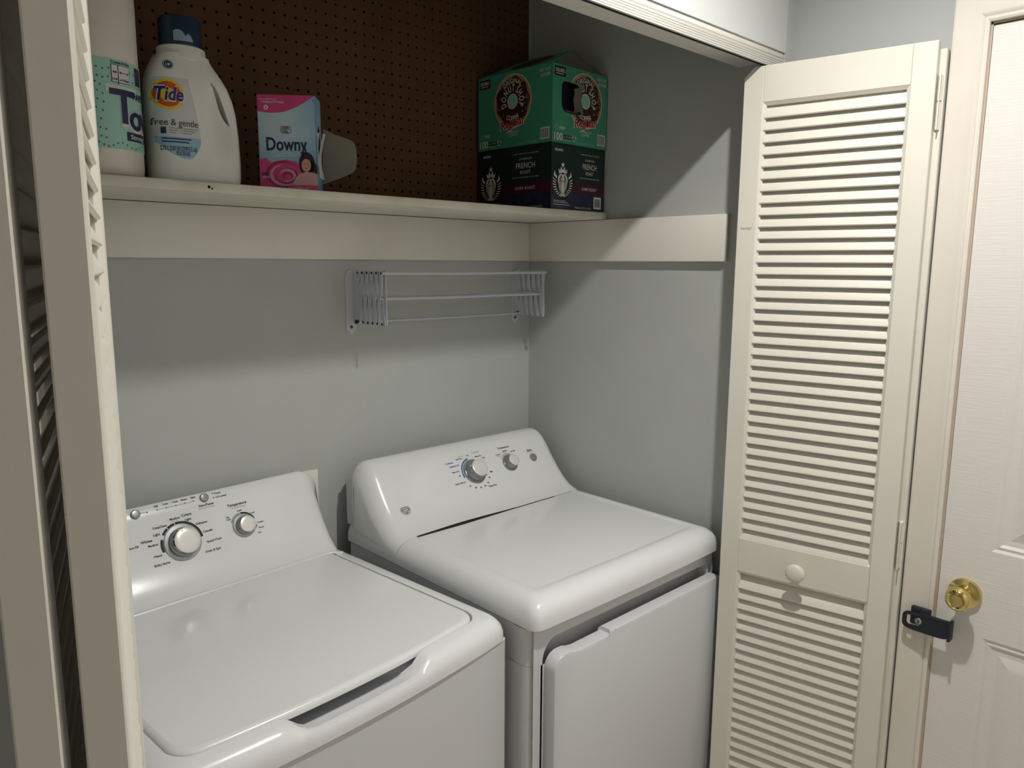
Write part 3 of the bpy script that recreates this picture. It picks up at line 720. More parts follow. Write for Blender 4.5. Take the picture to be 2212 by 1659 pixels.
for s_, u, v, h in (('T', .044, .119, .055), ('o', .069, .105, .044), ('w', .101, .105, .040)):
    txt(bw, cyl(.0017), s_, u, v, None, h*1.2, bold=True, cut=.003); txt(bn, cyl(.0024), s_, u, v, None, h, bold=True, cut=.003)
txt(bn, c3, 'PAPER', .086, .140, None, .011, bold=True, cut=.004)
rect(bn, c2, .046, .12, .062, .077, 14, 1); txt(bw, cyl(.0022), 'Strong', .071, .0695, .036, .0075, bold=True, cut=.004)
txt(bn, c3, 'Create-A-Size', .042, .1905, .034, .0050, bold=True, cut=.004)
for a_, b_ in ((.026, .036), (.0375, .058)):
    rect(bn, c2, a_-.001, b_+.001, .157, .1865, 4, 1); rect(bw, c3, a_, b_, .158, .1855, 4, 1)
    stroke(bn, cyl(.0024), [(a_+.0015+(b_-a_-.003)*k/6, .174) for k in range(7)], .0009)
    for e, sg in ((a_+.0012, 1), (b_-.0012, -1)): poly(bn, cyl(.0024), [(e, .174), (e+sg*.003, .1765), (e+sg*.003, .1715)])
txt(bn, cyl(.0024), 'Half', .031, .1625, .008, .004, bold=True); txt(bn, cyl(.0024), 'or Whole', .0478, .1625, .017, .004, bold=True, cut=.004)
rect(bn, c2, .074, .095, .160, .190, 6, 1)
rect(bn, c2, -.060, -.003, .066, .102, 10, 1); rect(bw, c3, -.059, -.004, .067, .101, 10, 1)
bw.build('white_lettering', wht, TW, smooth=0, kind='stuff'); bn.build('navy_lettering', navy, TW, smooth=0, kind='stuff')

# detergent bottle
BT = thing('detergent_bottle', 'white laundry detergent bottle with dark blue cap', 'bottle', (-.4205, -.420, ZS))
# half widths left, right, half depth at each height
BS = [(0, .078, .078, .044), (.004, .083, .083, .049), (.02, .085, .085, .051), (.06, .0855, .0852, .052), (.10, .086, .0845, .052), (.135, .0865, .082, .052), (.163, .086, .076, .051), (.187, .0835, .066, .050), (.206, .078, .053, .047), (.220, .071, .041, .044), (.230, .0655, .0335, .042), (.236, .062, .032, .0415), (.246, .0585, .030, .0415)]
def bsec(z):
    for (a, *p), (b, *q) in zip(BS[:-1], BS[1:]):
        if a <= z <= b: t = (z-a)/(b-a); return [u+(v-u)*t for u, v in zip(p, q)]
    return BS[-1][1:]
def pinch(x, z): return 1-.42*math.exp(-(((x-.050)/.026)**2+((z-.128)/.060)**2))
def bfront(x, z):
    l, r, d = bsec(z); c = (r-l)/2; h = (l+r)/2; u = min(.999, abs((x-c)/h)); e = 3.2
    return -d*(1-u**e)**(1/e)*pinch(x, z)
bb = MB(); R_ = []; NZ = 44
for i in range(NZ+1):
    z = .236*(i/NZ); l, r, d = bsec(z); c = (r-l)/2; h = (l+r)/2; q = []
    for j in range(72):
        a = 2*PI*j/72; ca, sa = math.cos(a), math.sin(a); e = 2/3.2
        x = c+h*(abs(ca)**e)*(1 if ca > 0 else -1); y = d*(abs(sa)**e)*(1 if sa > 0 else -1)
        q.append((x, y*pinch(x, z), z))
    R_.append(q)
bb.loft(R_); body = bb.build('body', mat('bottle_white', '#eeede7', .32), BT, smooth=50)
ct = MB(); cr = []
for k in range(13):
    t = k/12; cr.append((.024+.038*t**.75+.004*math.sin(PI*t), .190-.076*t))
for k in range(12, -1, -1):
    t = k/12; cr.append((.024+.038*t**.75+.004*math.sin(PI*t)-.0125*math.sin(PI*min(1, max(.04, t)))**.7-.0012, .188-.072*t))
ct.prism(cr, lambda u, v, w: (u, w, v), -.1, .1)
cut = ct.build('cut', M_DARK, None, smooth=0, loc=(0, 0, 0)); cut.parent = BT
md = body.modifiers.new('handle', 'BOOLEAN'); md.object = cut; md.operation = 'DIFFERENCE'; md.solver = 'EXACT'
bpy.context.view_layer.update()
nm = bpy.data.meshes.new_from_object(body.evaluated_get(bpy.context.evaluated_depsgraph_get()))
body.modifiers.clear(); body.data = nm
nm.set_sharp_from_angle(angle=math.radians(45))
bpy.data.objects.remove(cut)
NX = -.014
MB().lathe([(.0455, .228), (.0455, .233), (.0445, .238), (.043, .251), (.040, .253), (.038, .253)], (NX, 0, 0), (0, 0, 1), 48).build('collar', MATS['bottle_white'], BT, smooth=40)
cpz = MB(); R_ = []
for r, z in ((.0385, .253), (.0388, .255), (.0378, .298), (.0368, .304), (.034, .3065), (.001, .307)):
    R_.append([(NX+r*(1+.012*(j % 2))*math.cos(2*PI*j/96), r*(1+.012*(j % 2))*math.sin(2*PI*j/96), z) for j in range(96)])
cpz.loft(R_).build('cap', mat('cap_blue', '#27384f', .25, noise=(30, '#1f2f46', .6)), BT, smooth=25)
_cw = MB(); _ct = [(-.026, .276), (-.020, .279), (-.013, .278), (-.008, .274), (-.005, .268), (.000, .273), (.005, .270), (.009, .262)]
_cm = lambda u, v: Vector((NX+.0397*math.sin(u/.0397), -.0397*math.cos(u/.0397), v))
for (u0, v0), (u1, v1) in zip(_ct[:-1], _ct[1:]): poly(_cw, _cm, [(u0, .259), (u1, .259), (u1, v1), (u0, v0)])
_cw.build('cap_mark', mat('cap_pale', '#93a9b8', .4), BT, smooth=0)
_ml = MB(); stroke(_ml, lambda u, v: Vector((u, bfront(u, v)-.0006, v)), [(.0745+.0035*math.sin(PI*k/14), .178-.0125*k) for k in range(15)], .0016); _ml.build('mould_line', mat('mould_shade', '#8f8c82', .6), BT)
bm_ = lambda off: (lambda u, v: Vector((u, bfront(u, v)-off, v)))
b0, b1, b2, b3 = bm_(.0006), bm_(.0011), bm_(.0016), bm_(.0021)
def fnw(v): # label outline: left and right limit at height v
    t = min(1, max(0, (v-.046)/.15)); e = min(1, max(0, (v-.043)/.03))**.5
    return -.030-.052*e, -.030+(.018-.028*max(0, t-.25)**1.3)*e+.006*e
lab, blu = MB(), MB()
for i in range(30):
    v0, v1 = .044+.145*i/30, .044+.145*(i+1)/30; tgt = blu if v1 <= .0835 else lab; kk = len(tgt.v)
    for v in (v0, v1):
        l, r = fnw(v)
        for j in range(17): tgt.v.append(tuple(b0(l+(r-l)*j/16, v)))
    for j in range(16): tgt.f.append((kk+j, kk+j+1, kk+18+j, kk+17+j))
lab.build('label', mat('label_white', '#d4d6d3', .4), BT, smooth=60); blu.build('label_band', mat('label_blue', '#9cc2d8', .4), BT, smooth=60)
LCX, LCZ = -.0590, .158
t1, t2, t3, t4, t0 = MB(), MB(), MB(), MB(), MB()
disc(t1, b1, LCX, LCZ, .0275, 48, 1.0, 8); disc(t2, b2, LCX-.001, LCZ, .0225, 48, 1, 8); disc(t0, bm_(.0021), LCX-.001, LCZ-.001, .0125, 32, 1, 4)
txt(t4, bm_(.0027), 'Tide', LCX+.0015, LCZ+.001, .0505, .0280, bold=True, shear=.22, cut=.003)
txt(t3, bm_(.0034), 'Tide', LCX+.0015, LCZ+.001, .0465, .0240, bold=True, shear=.22, cut=.003)
t1.build('logo_ring', mat('logo_yellow', '#e8cf2c', .4), BT, smooth=0); t2.build('logo_disc', mat('logo_orange', '#d8551e', .4), BT, smooth=0); t0.build('logo_centre', MATS['logo_yellow'], BT, smooth=0)
t4.build('logo_outline', M_WHITEINK, BT, smooth=0, kind='stuff'); t3.build('logo_lettering', mat('logo_navy', '#1c2a86', .4), BT, smooth=0, kind='stuff')
t5 = MB()
txt(t5, b2, 'free & gentle', -.0480, .1085, .076, .0120, cut=.006)
for k in range(3):
    rect(t5, b2, -.062, -.043-.004*k, .0975-.0042*k, .0983-.0042*k, 4); rect(t5, b2, -.038, -.012-.005*k, .0975-.0042*k, .0983-.0042*k, 4)
rect(t5, b2, -.0405, -.0400, .088, .100); t5.build('label_lettering', mat('label_ink', '#40464c', .5), BT, smooth=0, kind='stuff')
t6 = MB(); rect(t6, b2, -.0745, -.0665, .087, .099, 4, 2)
for k, w_ in enumerate((.050, .046)): rect(t6, b2, -.074, -.074+w_, .0775-.0055*k, .0800-.0055*k, 10)
txt(t6, b2, '2.72 L (2.87 US QT/PTE É.-U.)', -.0455, .0615, .062, .0075, bold=True, cut=.006); txt(t6, b2, '92 FL OZ LIQ', -.040, .0530, .024, .0065, bold=True)
disc(t6, b1, -.055, .2115, .0085, 28); t6.build('blue_lettering', mat('label_navy', '#223a6a', .5), BT, smooth=0, kind='stuff')
t7 = MB(); ring(t7, b2, -.055, .2115, .0066, .0074); txt(t7, b2, 'HP', -.055, .2115, .008, .005, bold=True); t7.build('badge_lettering', M_WHITEINK, BT, smooth=0, kind='stuff')

# dryer sheet box, turned towards the hall, end flap torn open
TH_ = math.radians(-38)
BX = thing('dryer_sheet_box', 'small blue and pink dryer sheet box with a torn open end flap', 'box', (-.2785, -.4045, ZS), TH_)
bw_, bdp, bh_ = .1195, .066, .1965
def grad_mat():
    m = bpy.data.materials.new('box_blue'); m.use_nodes = True; nt = m.node_tree; b = nt.nodes['Principled BSDF']; b.inputs['Roughness'].default_value = .4
    tc = nt.nodes.new('ShaderNodeTexCoord'); mp = nt.nodes.new('ShaderNodeMapping'); mp.inputs['Location'].default_value = (-.46, 0, -1.25); mp.inputs['Scale'].default_value = (10, .01, 9)
    g = nt.nodes.new('ShaderNodeTexGradient'); g.gradient_type = 'SPHERICAL'; cr = nt.nodes.new('ShaderNodeValToRGB')
    cr.color_ramp.elements[0].color = (*lin('#4a9ccc'), 1); cr.color_ramp.elements[1].color = (*lin('#c4dbe4'), 1)
    nz = nt.nodes.new('ShaderNodeTexNoise'); nz.inputs['Scale'].default_value = 22; ad = nt.nodes.new('ShaderNodeMath'); ad.operation = 'MULTIPLY_ADD'; ad.inputs[1].default_value = .5
    nt.links.new(tc.outputs['Object'], mp.inputs[0]); nt.links.new(mp.outputs[0], g.inputs[0]); nt.links.new(tc.outputs['Object'], nz.inputs['Vector'])
    nt.links.new(nz.outputs['Fac'], ad.inputs[0]); nt.links.new(g.outputs['Fac'], ad.inputs[2]); nt.links.new(ad.outputs[0], cr.inputs[0]); nt.links.new(cr.outputs[0], b.inputs['Base Color'])
    return m
M_BOXB = grad_mat(); M_CARD = mat('card_grey', '#8b8779', .8, noise=(30, '#7d796c', .6))
cb = MB(); tkn = .0012
cb.box(0, bw_, 0, tkn, 0, bh_).box(0, bw_, bdp-tkn, bdp, 0, bh_).box(0, tkn, 0, bdp, 0, bh_).box(0, bw_, 0, bdp, 0, tkn).box(0, bw_, 0, bdp, bh_-tkn, bh_)
# right end: card with a torn oval opening
ov = [(bdp/2+.024*math.copysign(abs(math.cos(a))**.7, math.cos(a)), .085+.055*math.copysign(abs(math.sin(a))**.8, math.sin(a))) for a in [2*PI*k/24 for k in range(24)]]
fr = []
for k in range(24):
    a = 2*PI*k/24; c, s_ = math.cos(a), math.sin(a); m_ = max(abs(c), abs(s_)); fr.append((bdp/2+bdp/2*c/m_, bh_/2+bh_/2*s_/m_))
cb.loft([[(bw_-tkn, y, z) for y, z in fr], [(bw_, y, z) for y, z in fr], [(bw_, y, z) for y, z in ov], [(bw_-tkn, y, z) for y, z in ov], [(bw_-tkn, y, z) for y, z in fr]], False, False)
cb.build('carton', M_BOXB, BX, smooth=0)
fl = MB(); hy = bdp-.006; fo = [(0, .022), (.006, .140), (.030, .128), (.062, .118), (.072, .112), (.077, .098), (.078, .072), (.074, .054), (.066, .046), (.036, .034)]
fd = Vector((math.cos(math.radians(-6)), math.sin(math.radians(-6)), 0)); fn = Vector((-fd.y, fd.x, 0))
fl.loft([[(bw_+fd.x*u+fn.x*w, hy+fd.y*u+fn.y*w, v) for u, v in fo] for w in (0, .0012)])
fl.build('torn_flap', M_CARD, BX, smooth=0)
ts = MB(); 
for k in range(3):
    ts.loft([[(bw_-.004+.004*k+.006*math.sin(z*40+k), .012+.012*k, z), (bw_+.001+.004*k+.006*math.sin(z*40+k), .014+.012*k, z)] for z in [.03+.012*i for i in range(9)]], False, False, closed=False)
ts.build('dryer_sheets', mat('sheet_white', '#c9c4b8', .8), BX, smooth=60, kind='stuff')
f1 = flat((0, 0, 0), (1, 0, 0), (0, 0, 1), .0004); f2 = flat((0, 0, 0), (1, 0, 0), (0, 0, 1), .0008); f3 = flat((0, 0, 0), (1, 0, 0), (0, 0, 1), .0012); f4 = flat((0, 0, 0), (1, 0, 0), (0, 0, 1), .0016)
pk, pk2, pl, nv = MB(), MB(), MB(), MB()
top = [(0, bh_)]+[(bw_*.92*t, bh_) for t in (.5, 1)]
sw_ = [(bw_*t, bh_-.033+.004*math.sin(t*2)+.030*(t**1.6)-.012*math.sin(PI*t)) for t in [k/16 for k in range(17)]]
poly(pk, f1, [(0, bh_)]+[p for p in [(x, min(z, bh_)) for x, z in sw_]]+[(bw_, bh_)])
pf = MB(); rect(pf, f2, 0, bw_, 0, .013); pf.build('pink_footer', mat('pink', '#d64a86', .4), BX, smooth=0)
rs = [(0, .013), (0, .066), (.014, .069), (.024, .060), (.034, .063), (.055, .066), (.075, .063), (.090, .05), (bw_, .040), (bw_, .013)]
pr_ = MB(); poly(pr_, f1, rs); pr_.build('rose_print', mat('pink', '#d64a86', .4), BX, smooth=0)
for k in range(5):
    r_ = .030-.0055*k; cx_, cy_ = .050+.002*k, .036-.001*k
    stroke(pl if k % 2 else pk2, f2, [(cx_+r_*math.cos(a)*1.15, cy_+r_*math.sin(a)*.85) for a in [math.radians(30+70*k+12*j) for j in range(24)]], [.001+.005*math.sin(PI*j/23) for j in range(24)])
pk.build('pink_print', mat('pink', '#d64a86', .4), BX, smooth=0); pk2.build('deep_pink_print', mat('pink_deep', '#a82a5e', .4), BX, smooth=0, kind='stuff')
hr, sk, tw_ = MB(), MB(), MB()
disc(hr, f2, .098, .058, .0165, 28, 1.45); disc(hr, f2, .106, .046, .014, 24, 1.3)
disc(sk, f3, .0965, .055, .0098, 24, 1.35)
poly(tw_, f3, [(.066, .014), (.074, .030), (.084, .038), (.096, .042), (.112, .040), (bw_, .036), (bw_, .014)]); 
stroke(pl, f4, [(.075, .022), (.085, .030), (.10, .034), (.114, .031)], .0012); stroke(pl, f4, [(.085, .017), (.098, .024), (.114, .023)], .0012)
for sx in (-.0035, .004): disc(hr, f4, .0965+sx, .0575, .0011, 8)
stroke(pk2 if False else nv, f4, [(.0935, .0495), (.0965, .0485), (.0995, .0495)], .0007)
hr.build('hair_print', mat('hair_brown', '#2a1a18', .5), BX, smooth=0, kind='stuff'); sk.build('face_print', mat('skin', '#d6a284', .5), BX, smooth=0); tw_.build('towel_print', mat('towel_pink', '#d9a7a4', .5), BX, smooth=0)
pl2 = mat('pale_pink', '#e0a4bb', .5); pl.build('pale_print', pl2, BX, smooth=0, kind='stuff')
txt(nv, f2, 'Downy', .058, .098, .084, .026, bold=True); stroke(nv, f2, [(.0955, .090), (.0965, .083), (.092, .0785), (.086, .0815)], .003)
for r_ in (.0075, .0045): stroke(nv, f2, [(.057+r_*math.cos(a), .1265+r_*.9*math.sin(a)) for a in [math.radians(15*k) for k in range(22)]], .0011)
for sx in (-.006, .006): stroke(nv, f2, [(.057+sx+.005*math.cos(a), .1265+.0075*math.sin(a)) for a in [math.radians(18*k) for k in range(21)]], .0009)
txt(nv, f3, '240', .0105, .0365, .014, .006, bold=True); disc(nv, f3, bw_-.004, bh_-.010, .0013, 8)
nv.build('navy_lettering', navy, BX, smooth=0, kind='stuff')
wt = MB(); txt(wt, f3, '16 x 22 cm 6.3 x 8.7 INCHES/POUCES', .062, .0065, .075, .0052)
txt(wt, f2, 'april fresh*', .057, .079, .030, .0035, shear=.2); txt(wt, f2, "fraîcheur d'avril*", .057, .0745, .044, .0035, shear=.2)
txt(wt, f2, 'new improved', .022, bh_-.0085, .036, .0026); txt(wt, f2, '+FIBERSOFTNESS', .032, bh_-.0145, .046, .0042)
for k in range(6): disc(wt, f2, .018+.0033*math.cos(PI/3*k), bh_-.0255+.0033*math.sin(PI/3*k), .0019, 10)
txt(wt, f3, 'SHEETS', .0125, .030, .014, .003); wt.build('white_lettering', M_WHITEINK, BX, smooth=0, kind='stuff')

# coffee pod boxes
CR = math.radians(1.2)
def facemaps(w, d):
    """maps for the front face and the left face of a carton whose front left corner is the local origin"""
    F = lambda off: flat((0, 0, 0), (1, 0, 0), (0, 0, 1), off)
    L = lambda off: flat((0, d, 0), (0, -1, 0), (0, 0, 1), off)
    return F, L
def carton(mb, w, d, h, open_top=False, hole=None, t=.0016):
    if hole:
        n = len(hole); fr = []
        cx = sum(p[0] for p in hole)/n; cz = sum(p[1] for p in hole)/n
        for p in hole:
            a = math.atan2(p[1]-cz, p[0]-cx); c, s_ = math.cos(a), math.sin(a)
            ks = []
            if c > 1e-6: ks.append((w-cx)/c)
            if c < -1e-6: ks.append(-cx/c)
            if s_ > 1e-6: ks.append((h-cz)/s_)
            if s_ < -1e-6: ks.append(-cz/s_)
            k = min(ks); fr.append((cx+c*k, cz+s_*k))
        for cxx, czz in ((0, 0), (w, 0), (w, h), (0, h)):   # snap nearest border points to the corners
            i = min(range(n), key=lambda i: (fr[i][0]-cxx)**2+(fr[i][1]-czz)**2); fr[i] = (cxx, czz)
        mb.loft([[(x, 0, z) for x, z in fr], [(x, 0, z) for x, z in hole], [(x, t, z) for x, z in hole], [(x, t, z) for x, z in fr]], False, False)
    else: mb.box(0, w, 0, t, 0, h)
    mb.box(0, w, d-t, d, 0, h).box(0, t, 0, d, 0, h).box(w-t, w, 0, d, 0, h).box(0, w, 0, d, 0, t)
    if not open_top: mb.box(0, w, 0, d, h-t, h)
CW, CDP = .229, .296
# lower dark carton
B1 = thing('coffee_pod_box', 'black and plum dark roast coffee pod box under the green one', 'box', (.4935, -.5135, ZS), CR)
h1 = .1735; w1, d1 = .227, .288
c_ = MB(); carton(c_, w1, d1, h1); c_.build('carton', mat('carton_green_black', '#1b302b', .35), B1, smooth=0)
F, L = facemaps(w1, d1)
def siren(wb, db, mp_w, mp_d, cx, cy, R):
    u = lambda x, y: (cx+x*R, cy+y*R)
    # crown and star
    poly(wb, mp_w, [u(-.36, .52), u(-.44, .84), u(-.26, .70), u(-.18, .96), u(0, .74), u(.18, .96), u(.26, .70), u(.44, .84), u(.36, .52), u(0, .60)])
    poly(wb, mp_w, [u((.20 if k % 2 == 0 else .085)*math.sin(PI*k/5), 1.08+(.20 if k % 2 == 0 else .085)*math.cos(PI*k/5)) for k in range(10)])
    # hair and torso mass
    wb_pts = []
    for k in range(20):
        t = k/19; wb_pts.append(u(.20+.30*math.sin(PI*min(1, t*1.25))**.6*(1-.25*t)+.03*math.sin(9*t), .52-1.42*t))
    poly(wb, mp_w, wb_pts+[(2*cx-x, y) for x, y in reversed(wb_pts)])
    for sx in (-1, 1):
        for k, xo in enumerate((.165, .27, .37)):
            stroke(db, mp_d, [u(sx*(xo*(.75+.35*math.sin(PI*t))+.028*math.sin(11*t+k)), .42-.10*k-1.22*t*(1-.08*k)) for t in [j/20 for j in range(21)]], .040*R)
    # face ring, features
    ring(db, mp_d, cx, cy+.26*R, .185*R, .215*R, seg=32, ys=1.25)
    for sx in (-1, 1):
        stroke(db, mp_d, [u(sx*.05, .32), u(sx*.10, .335), u(sx*.14, .31)], .03*R)
    stroke(db, mp_d, [u(0, .30), u(-.015, .20), u(.02, .185)], .02*R); stroke(db, mp_d, [u(-.05, .11), u(0, .10), u(.05, .11)], .03*R)
    # tail fins and scales at both sides
    for sx in (-1, 1):
        poly(wb, mp_w, [u(sx*.78, .70), u(sx*.88, .40), u(sx*.60, .18), u(sx*.55, .34), u(sx*.70, .42)])
        for k in range(9):
            a = math.radians(10-11.5*k); r0, r1 = .66+.01*k, .97
            stroke(wb, mp_w, [u(sx*r0*math.cos(a-.10), r0*math.sin(a-.10)), u(sx*(r0+r1)/2*math.cos(a-.02), (r0+r1)/2*math.sin(a-.02)), u(sx*r1*math.cos(a+.05), r1*math.sin(a+.05))], .062*R)
wb, db, pb_, gb, rb_ = MB(), MB(), MB(), MB(), MB()
for mp, ww, ex in ((F, w1, 0), (L, d1, 1)):
    rect(pb_, mp(.0004), 0 if ex else .0, ww, .046, .075)
    rect(gb, mp(.0003), 0, ww, 0, .046)
    lx = .047 if not ex else .052
    R = .042 if not ex else .044
    disc(rb_, mp(.0006), lx, .076, R*1.12, 40)
    siren(wb, db, mp(.0009), mp(.0013), lx, .073, R)
    tx = .160 if not ex else .192
    sc = 1.0 if not ex else 1.22
    for s_, zz, wd_, hh in (('STARBUCKS', .139, .040*sc, .0046), ('FRENCH', .1215, .060*sc, .0145), ('ROAST', .1035, .033*sc, .0090), ('DARK ROAST', .0605, .064*sc, .0082)): txt(wb, mp(.0009), s_, tx, zz, wd_, hh)
    txt(wb, mp(.0009), 'NOTES OF DARK CARAMEL & SWEET SMOKE', tx, .0895, .085*sc, .0028); txt(wb, mp(.0009), 'COMPATIBLE WITH ALL BREWERS', tx, .1535, .082*sc, .0024)
    txt(wb, mp(.0009), 'KEURIG', .030 if not ex else .036, .157, .032, .0062, bold=True)
    if ex: txt(wb, mp(.0009), '72', .034, .010, .026, .015, bold=True); rect(wb, mp(.0009), .055, .078, .008, .010); txt(wb, mp(.0009), '7-0.42 oz 5.3 INCHES (20.3)', .22, .009, .075, .0055)
    else:
        rect(wb, mp(.0009), .180, .213, .008, .041); rect(wb, mp(.0009), .010, .075, .012, .0132); rect(wb, mp(.0009), .010, .060, .0225, .0235); rect(wb, mp(.0009), .010, .070, .018, .0192)
        for k in range(12): rect(db, mp(.0013), .1845+.0021*k, .1845+.0021*k+.0008+.0007*(k % 3 == 0), .013, .036)
        txt(wb, mp(.0009), '7-0.42 oz (13.3) 11.2 OZ', .133, .008, .070, .0055)
pb_.build('plum_band', mat('plum', '#4a1636', .4), B1, smooth=0, kind='stuff'); gb.build('night_print', mat('night_print', '#20243c', .4, noise=(40, '#3a3f57', .8)), B1, smooth=0, kind='stuff')
rb_.build('logo_ground', mat('logo_ground', '#13221e', .4), B1, smooth=0, kind='stuff')
wb.build('white_lettering', M_WHITEINK, B1, smooth=0, kind='stuff'); db.build('dark_lines', mat('logo_dark', '#10201c', .5), B1, smooth=0, kind='stuff')

# upper green carton, lid torn and a hand hole in the front
B2 = thing('coffee_pod_box', 'green medium roast coffee pod box with torn lid and hand hole', 'box', (.4920, -.5160, ZS+h1+.0008), CR)
h2 = .2015; w2, d2 = .2315, .292
hole = []
for k in range(48):
    a = 2*PI*k/48; c, s_ = math.cos(a), math.sin(a); rx = .041 if c < 0 else .043
    hole.append((.078+rx*math.copysign(abs(c)**.42, c)+(.004*math.sin(5*a) if c > .2 else 0), .121+.040*math.copysign(abs(s_)**.42, s_)-(.004*c)))
c_ = MB(); carton(c_, w2, d2, h2, True, hole); c_.build('carton', mat('carton_green', '#45997c', .4), B2, smooth=0)
ins_ = MB(); ins_.box(.003, w2-.003, .045, .047, .003, h2-.012); ins_.build('inner_card', mat('inner_dark', '#1a2030', .8), B2, smooth=0)
F, L = facemaps(w2, d2)
# lid and the tuck flap, its grey card darkened for the shaded underside
ld2_ = MB(); lc_ = [(x, y, h2+.5*x) for x, y in ((0, 0), (.088, -.001), (.135, .18), (.10, .25), (0, d2))]
ld2_.loft([lc_, [(x, y, z+.0016) for x, y, z in lc_]]); ldo = ld2_.build('lid', MATS['carton_green'], B2, smooth=0)
tf = MB(); tp_ = [(.004, .0022, h2-.001), (.089, .004, h2+.0425), (w2-.004, .0022, h2-.001)]
tf.loft([tp_, [(x, y+.0014, z) for x, y, z in tp_]]); tf.build('tuck_flap', mat('card_shaded', '#5d5b54', .85), B2, smooth=0)
te = MB(); q_ = [(.108, .150), (.114, .120), (.117, .098)]
te.loft([[(.120+.003*math.sin(j), .001, .156-.013*j), (.110+.003*math.sin(j*2), .020, .154-.013*j)] for j in range(6)], False, False, closed=False)
te.loft([[(.066+.010*j, .001, .083+.001*math.sin(j)), (.068+.010*j, .018, .093+.001*math.sin(j))] for j in range(6)], False, False, closed=False)
te.build('torn_edge', mat('torn_card', '#8a8378', .85), B2, smooth=40, kind='stuff')
br, tn, wh, rd, bk, gr = MB(), MB(), MB(), MB(), MB(), MB()
def inhole(x, z): return abs(x-.079) < .044 and abs(z-.121) < .042
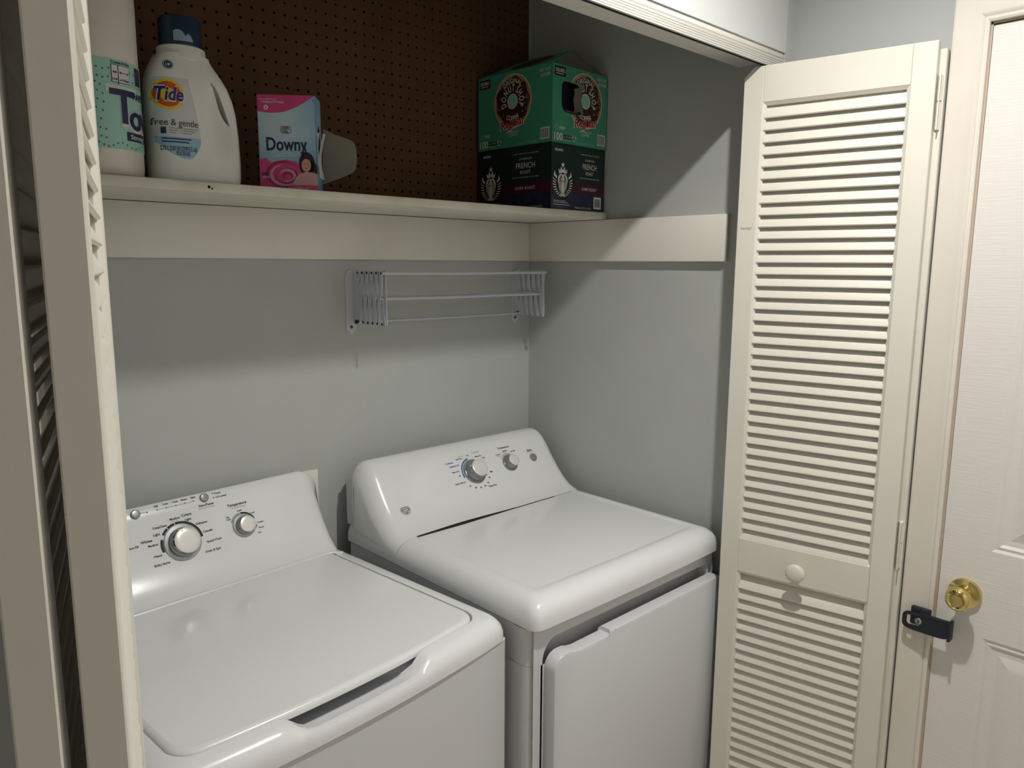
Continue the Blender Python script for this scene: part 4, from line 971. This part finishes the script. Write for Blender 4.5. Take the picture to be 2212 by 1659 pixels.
for mp, ww, ex in ((F, w2, 0), (L, d2, 1)):
    cx, cy = (.135, .121) if not ex else (.143, .123); R = .071; xs = 1.0
    br_, tn_, wh_ = MB(), MB(), MB()
    disc(wh_, mp(.0003), cx, cy, R*1.03, 48, 1.0, 10); disc(tn_, mp(.0005), cx, cy, R, 48, 1.0, 10)
    n = 60; k0 = len(br_.v)
    for i in range(8):
        for (j) in range(n):
            a = 2*PI*j/n; ro = R*(.90+.035*math.cos(9*a)+.015*math.cos(4*a+1)); r_ = .26*R+(ro-.26*R)*i/7; br_.v.append(tuple(mp(.0007)(cx+r_*math.cos(a), cy+r_*math.sin(a))))
    for i in range(7):
        for j in range(n): a = k0+i*n+j; b = k0+i*n+(j+1) % n; br_.f.append((a, b, b+n, a+n))
    disc(gr, mp(.0008), cx, cy, R*.25, 28)
    ring(wh_, mp(.0009), cx, cy, R*.25, R*.285, seg=30)
    txt_arc(wh_, mp(.0010), 'ORIGINAL', cx, cy, R*.68, PI/2, .0125, xs=.85); txt_arc(wh_, mp(.0010), 'THE', cx, cy, R*.88, PI/2+.55, .0055)
    txt_arc(wh_, mp(.0010), 'DONUT SHOP', cx, cy, R*.37, PI/2, .0190, xs=.62); txt_arc(wh_, mp(.0010), 'COFFEE', cx, cy, R*.72, -PI/2, .0120, below=True, xs=.9)
    rnd = random.Random(5)
    for k in range(40):
        a = rnd.uniform(0, 2*PI); r_ = R*rnd.uniform(.68, .84)
        if R*.5 < r_ and (abs(math.cos(a)) > .55): stroke(wh_, mp(.0010), [(cx+r_*math.cos(a), cy+r_*math.sin(a)), (cx+r_*math.cos(a)+.0045*math.cos(a*5), cy+r_*math.sin(a)+.0045*math.sin(a*5))], .0011)
    # drop what falls on the torn hole
    for src, dst in ((br_, br), (tn_, tn), (wh_, wh)):
        k = len(dst.v); dst.v += src.v
        for f in src.f:
            if not ex:
                c = [sum(src.v[i][t] for i in f)/len(f) for t in (0, 2)]
                if inhole(c[0], c[1]): continue
            dst.f.append(tuple(i+k for i in f))
    txt(wh, mp(.0013), 'Regular', cx+.002, cy-R*.80, .105, .026, bold=True, shear=.2, rot=.10); txt(rd, mp(.0017), 'Regular', cx+.002, cy-R*.80, .098, .0215, bold=True, shear=.2, rot=.10)
    txt(wh, mp(.0006), 'MEDIUM ROAST', cx+.002, cy-R*1.15, .052, .0046); txt(wh, mp(.0006), 'COFFEE', cx+.002, cy-R*1.26, .034, .0070)
    txt(wh, mp(.0006), 'RICH TASTE', ww-.026, h2-.014, .040, .0078); txt(wh, mp(.0006), '& AROMA', ww-.024, h2-.0265, .036, .0085)
    rect(bk, mp(.0005), .008, .052, h2-.030, h2-.006); txt(wh, mp(.0009), 'KEURIG', .030, h2-.0155, .036, .0095, bold=True); rect(wh, mp(.0009), .013, .044, h2-.0255, h2-.0235)
    txt(wh, mp(.0006), '100', .026, .017, .034, .0190, bold=True); rect(bk, mp(.0005), .046, .080, .0125, .0225); txt(wh, mp(.0009), 'K-CUP PODS', .063, .0175, .030, .0050); rect(wh, mp(.0006), .046, .074, .0085, .0098)
    for k in range(3): a = PI/2+2*PI*k/3; stroke(wh, mp(.0006), [(.090+.008*math.cos(a+.3), .0165+.008*math.sin(a+.3)), (.090+.008*math.cos(a+1.5), .0165+.008*math.sin(a+1.5))], .0026)
    ring(gr, mp(.0006), .018, .0405, .0060, .0072); stroke(gr, mp(.0006), [(.014, .0385), (.018, .0410), (.022, .0430)], .0012); rect(gr, mp(.0006), .028, .052, .0375, .0440); rect(gr, mp(.0006), .028, .050, .0345, .0360)
    txt(gr, mp(.0006), '- 0.33 oz (9.4 g) NET WT 33 oz (940 g)', ww-.095, .0075, .080, .0055)
    rect(wh, mp(.0006), ww-.042, ww-.008, .010, .040)
    for k in range(11): rect(bk, mp(.0010), ww-.0395+.0026*k, ww-.0395+.0026*k+.0009+.0008*(k % 3 == 0), .013, .037)
for b_, nm_, m_ in ((br, 'icing_print', mat('icing', '#3a1d16', .5)), (tn, 'doughnut_print', mat('dough', '#b98a55', .5)), (wh, 'white_lettering', mat('print_cream', '#e2dfd2', .5)), (rd, 'red_lettering', mat('print_red', '#b0202e', .5)), (bk, 'black_print', mat('print_black', '#131616', .5)), (gr, 'pale_green_print', mat('print_pale', '#93cdb4', .5))):
    b_.build(nm_, m_, B2, smooth=0, kind='stuff')
lp = MB(); lf = lambda u, v: Vector((.056+u, .125+v*1.6, h2+.5*(.056+u)+.0024)); disc(lp, lf, 0, 0, .044, 32); lp.build('lid_print', MATS['icing'], B2, smooth=0)

bpy.data.objects.remove(_fo)
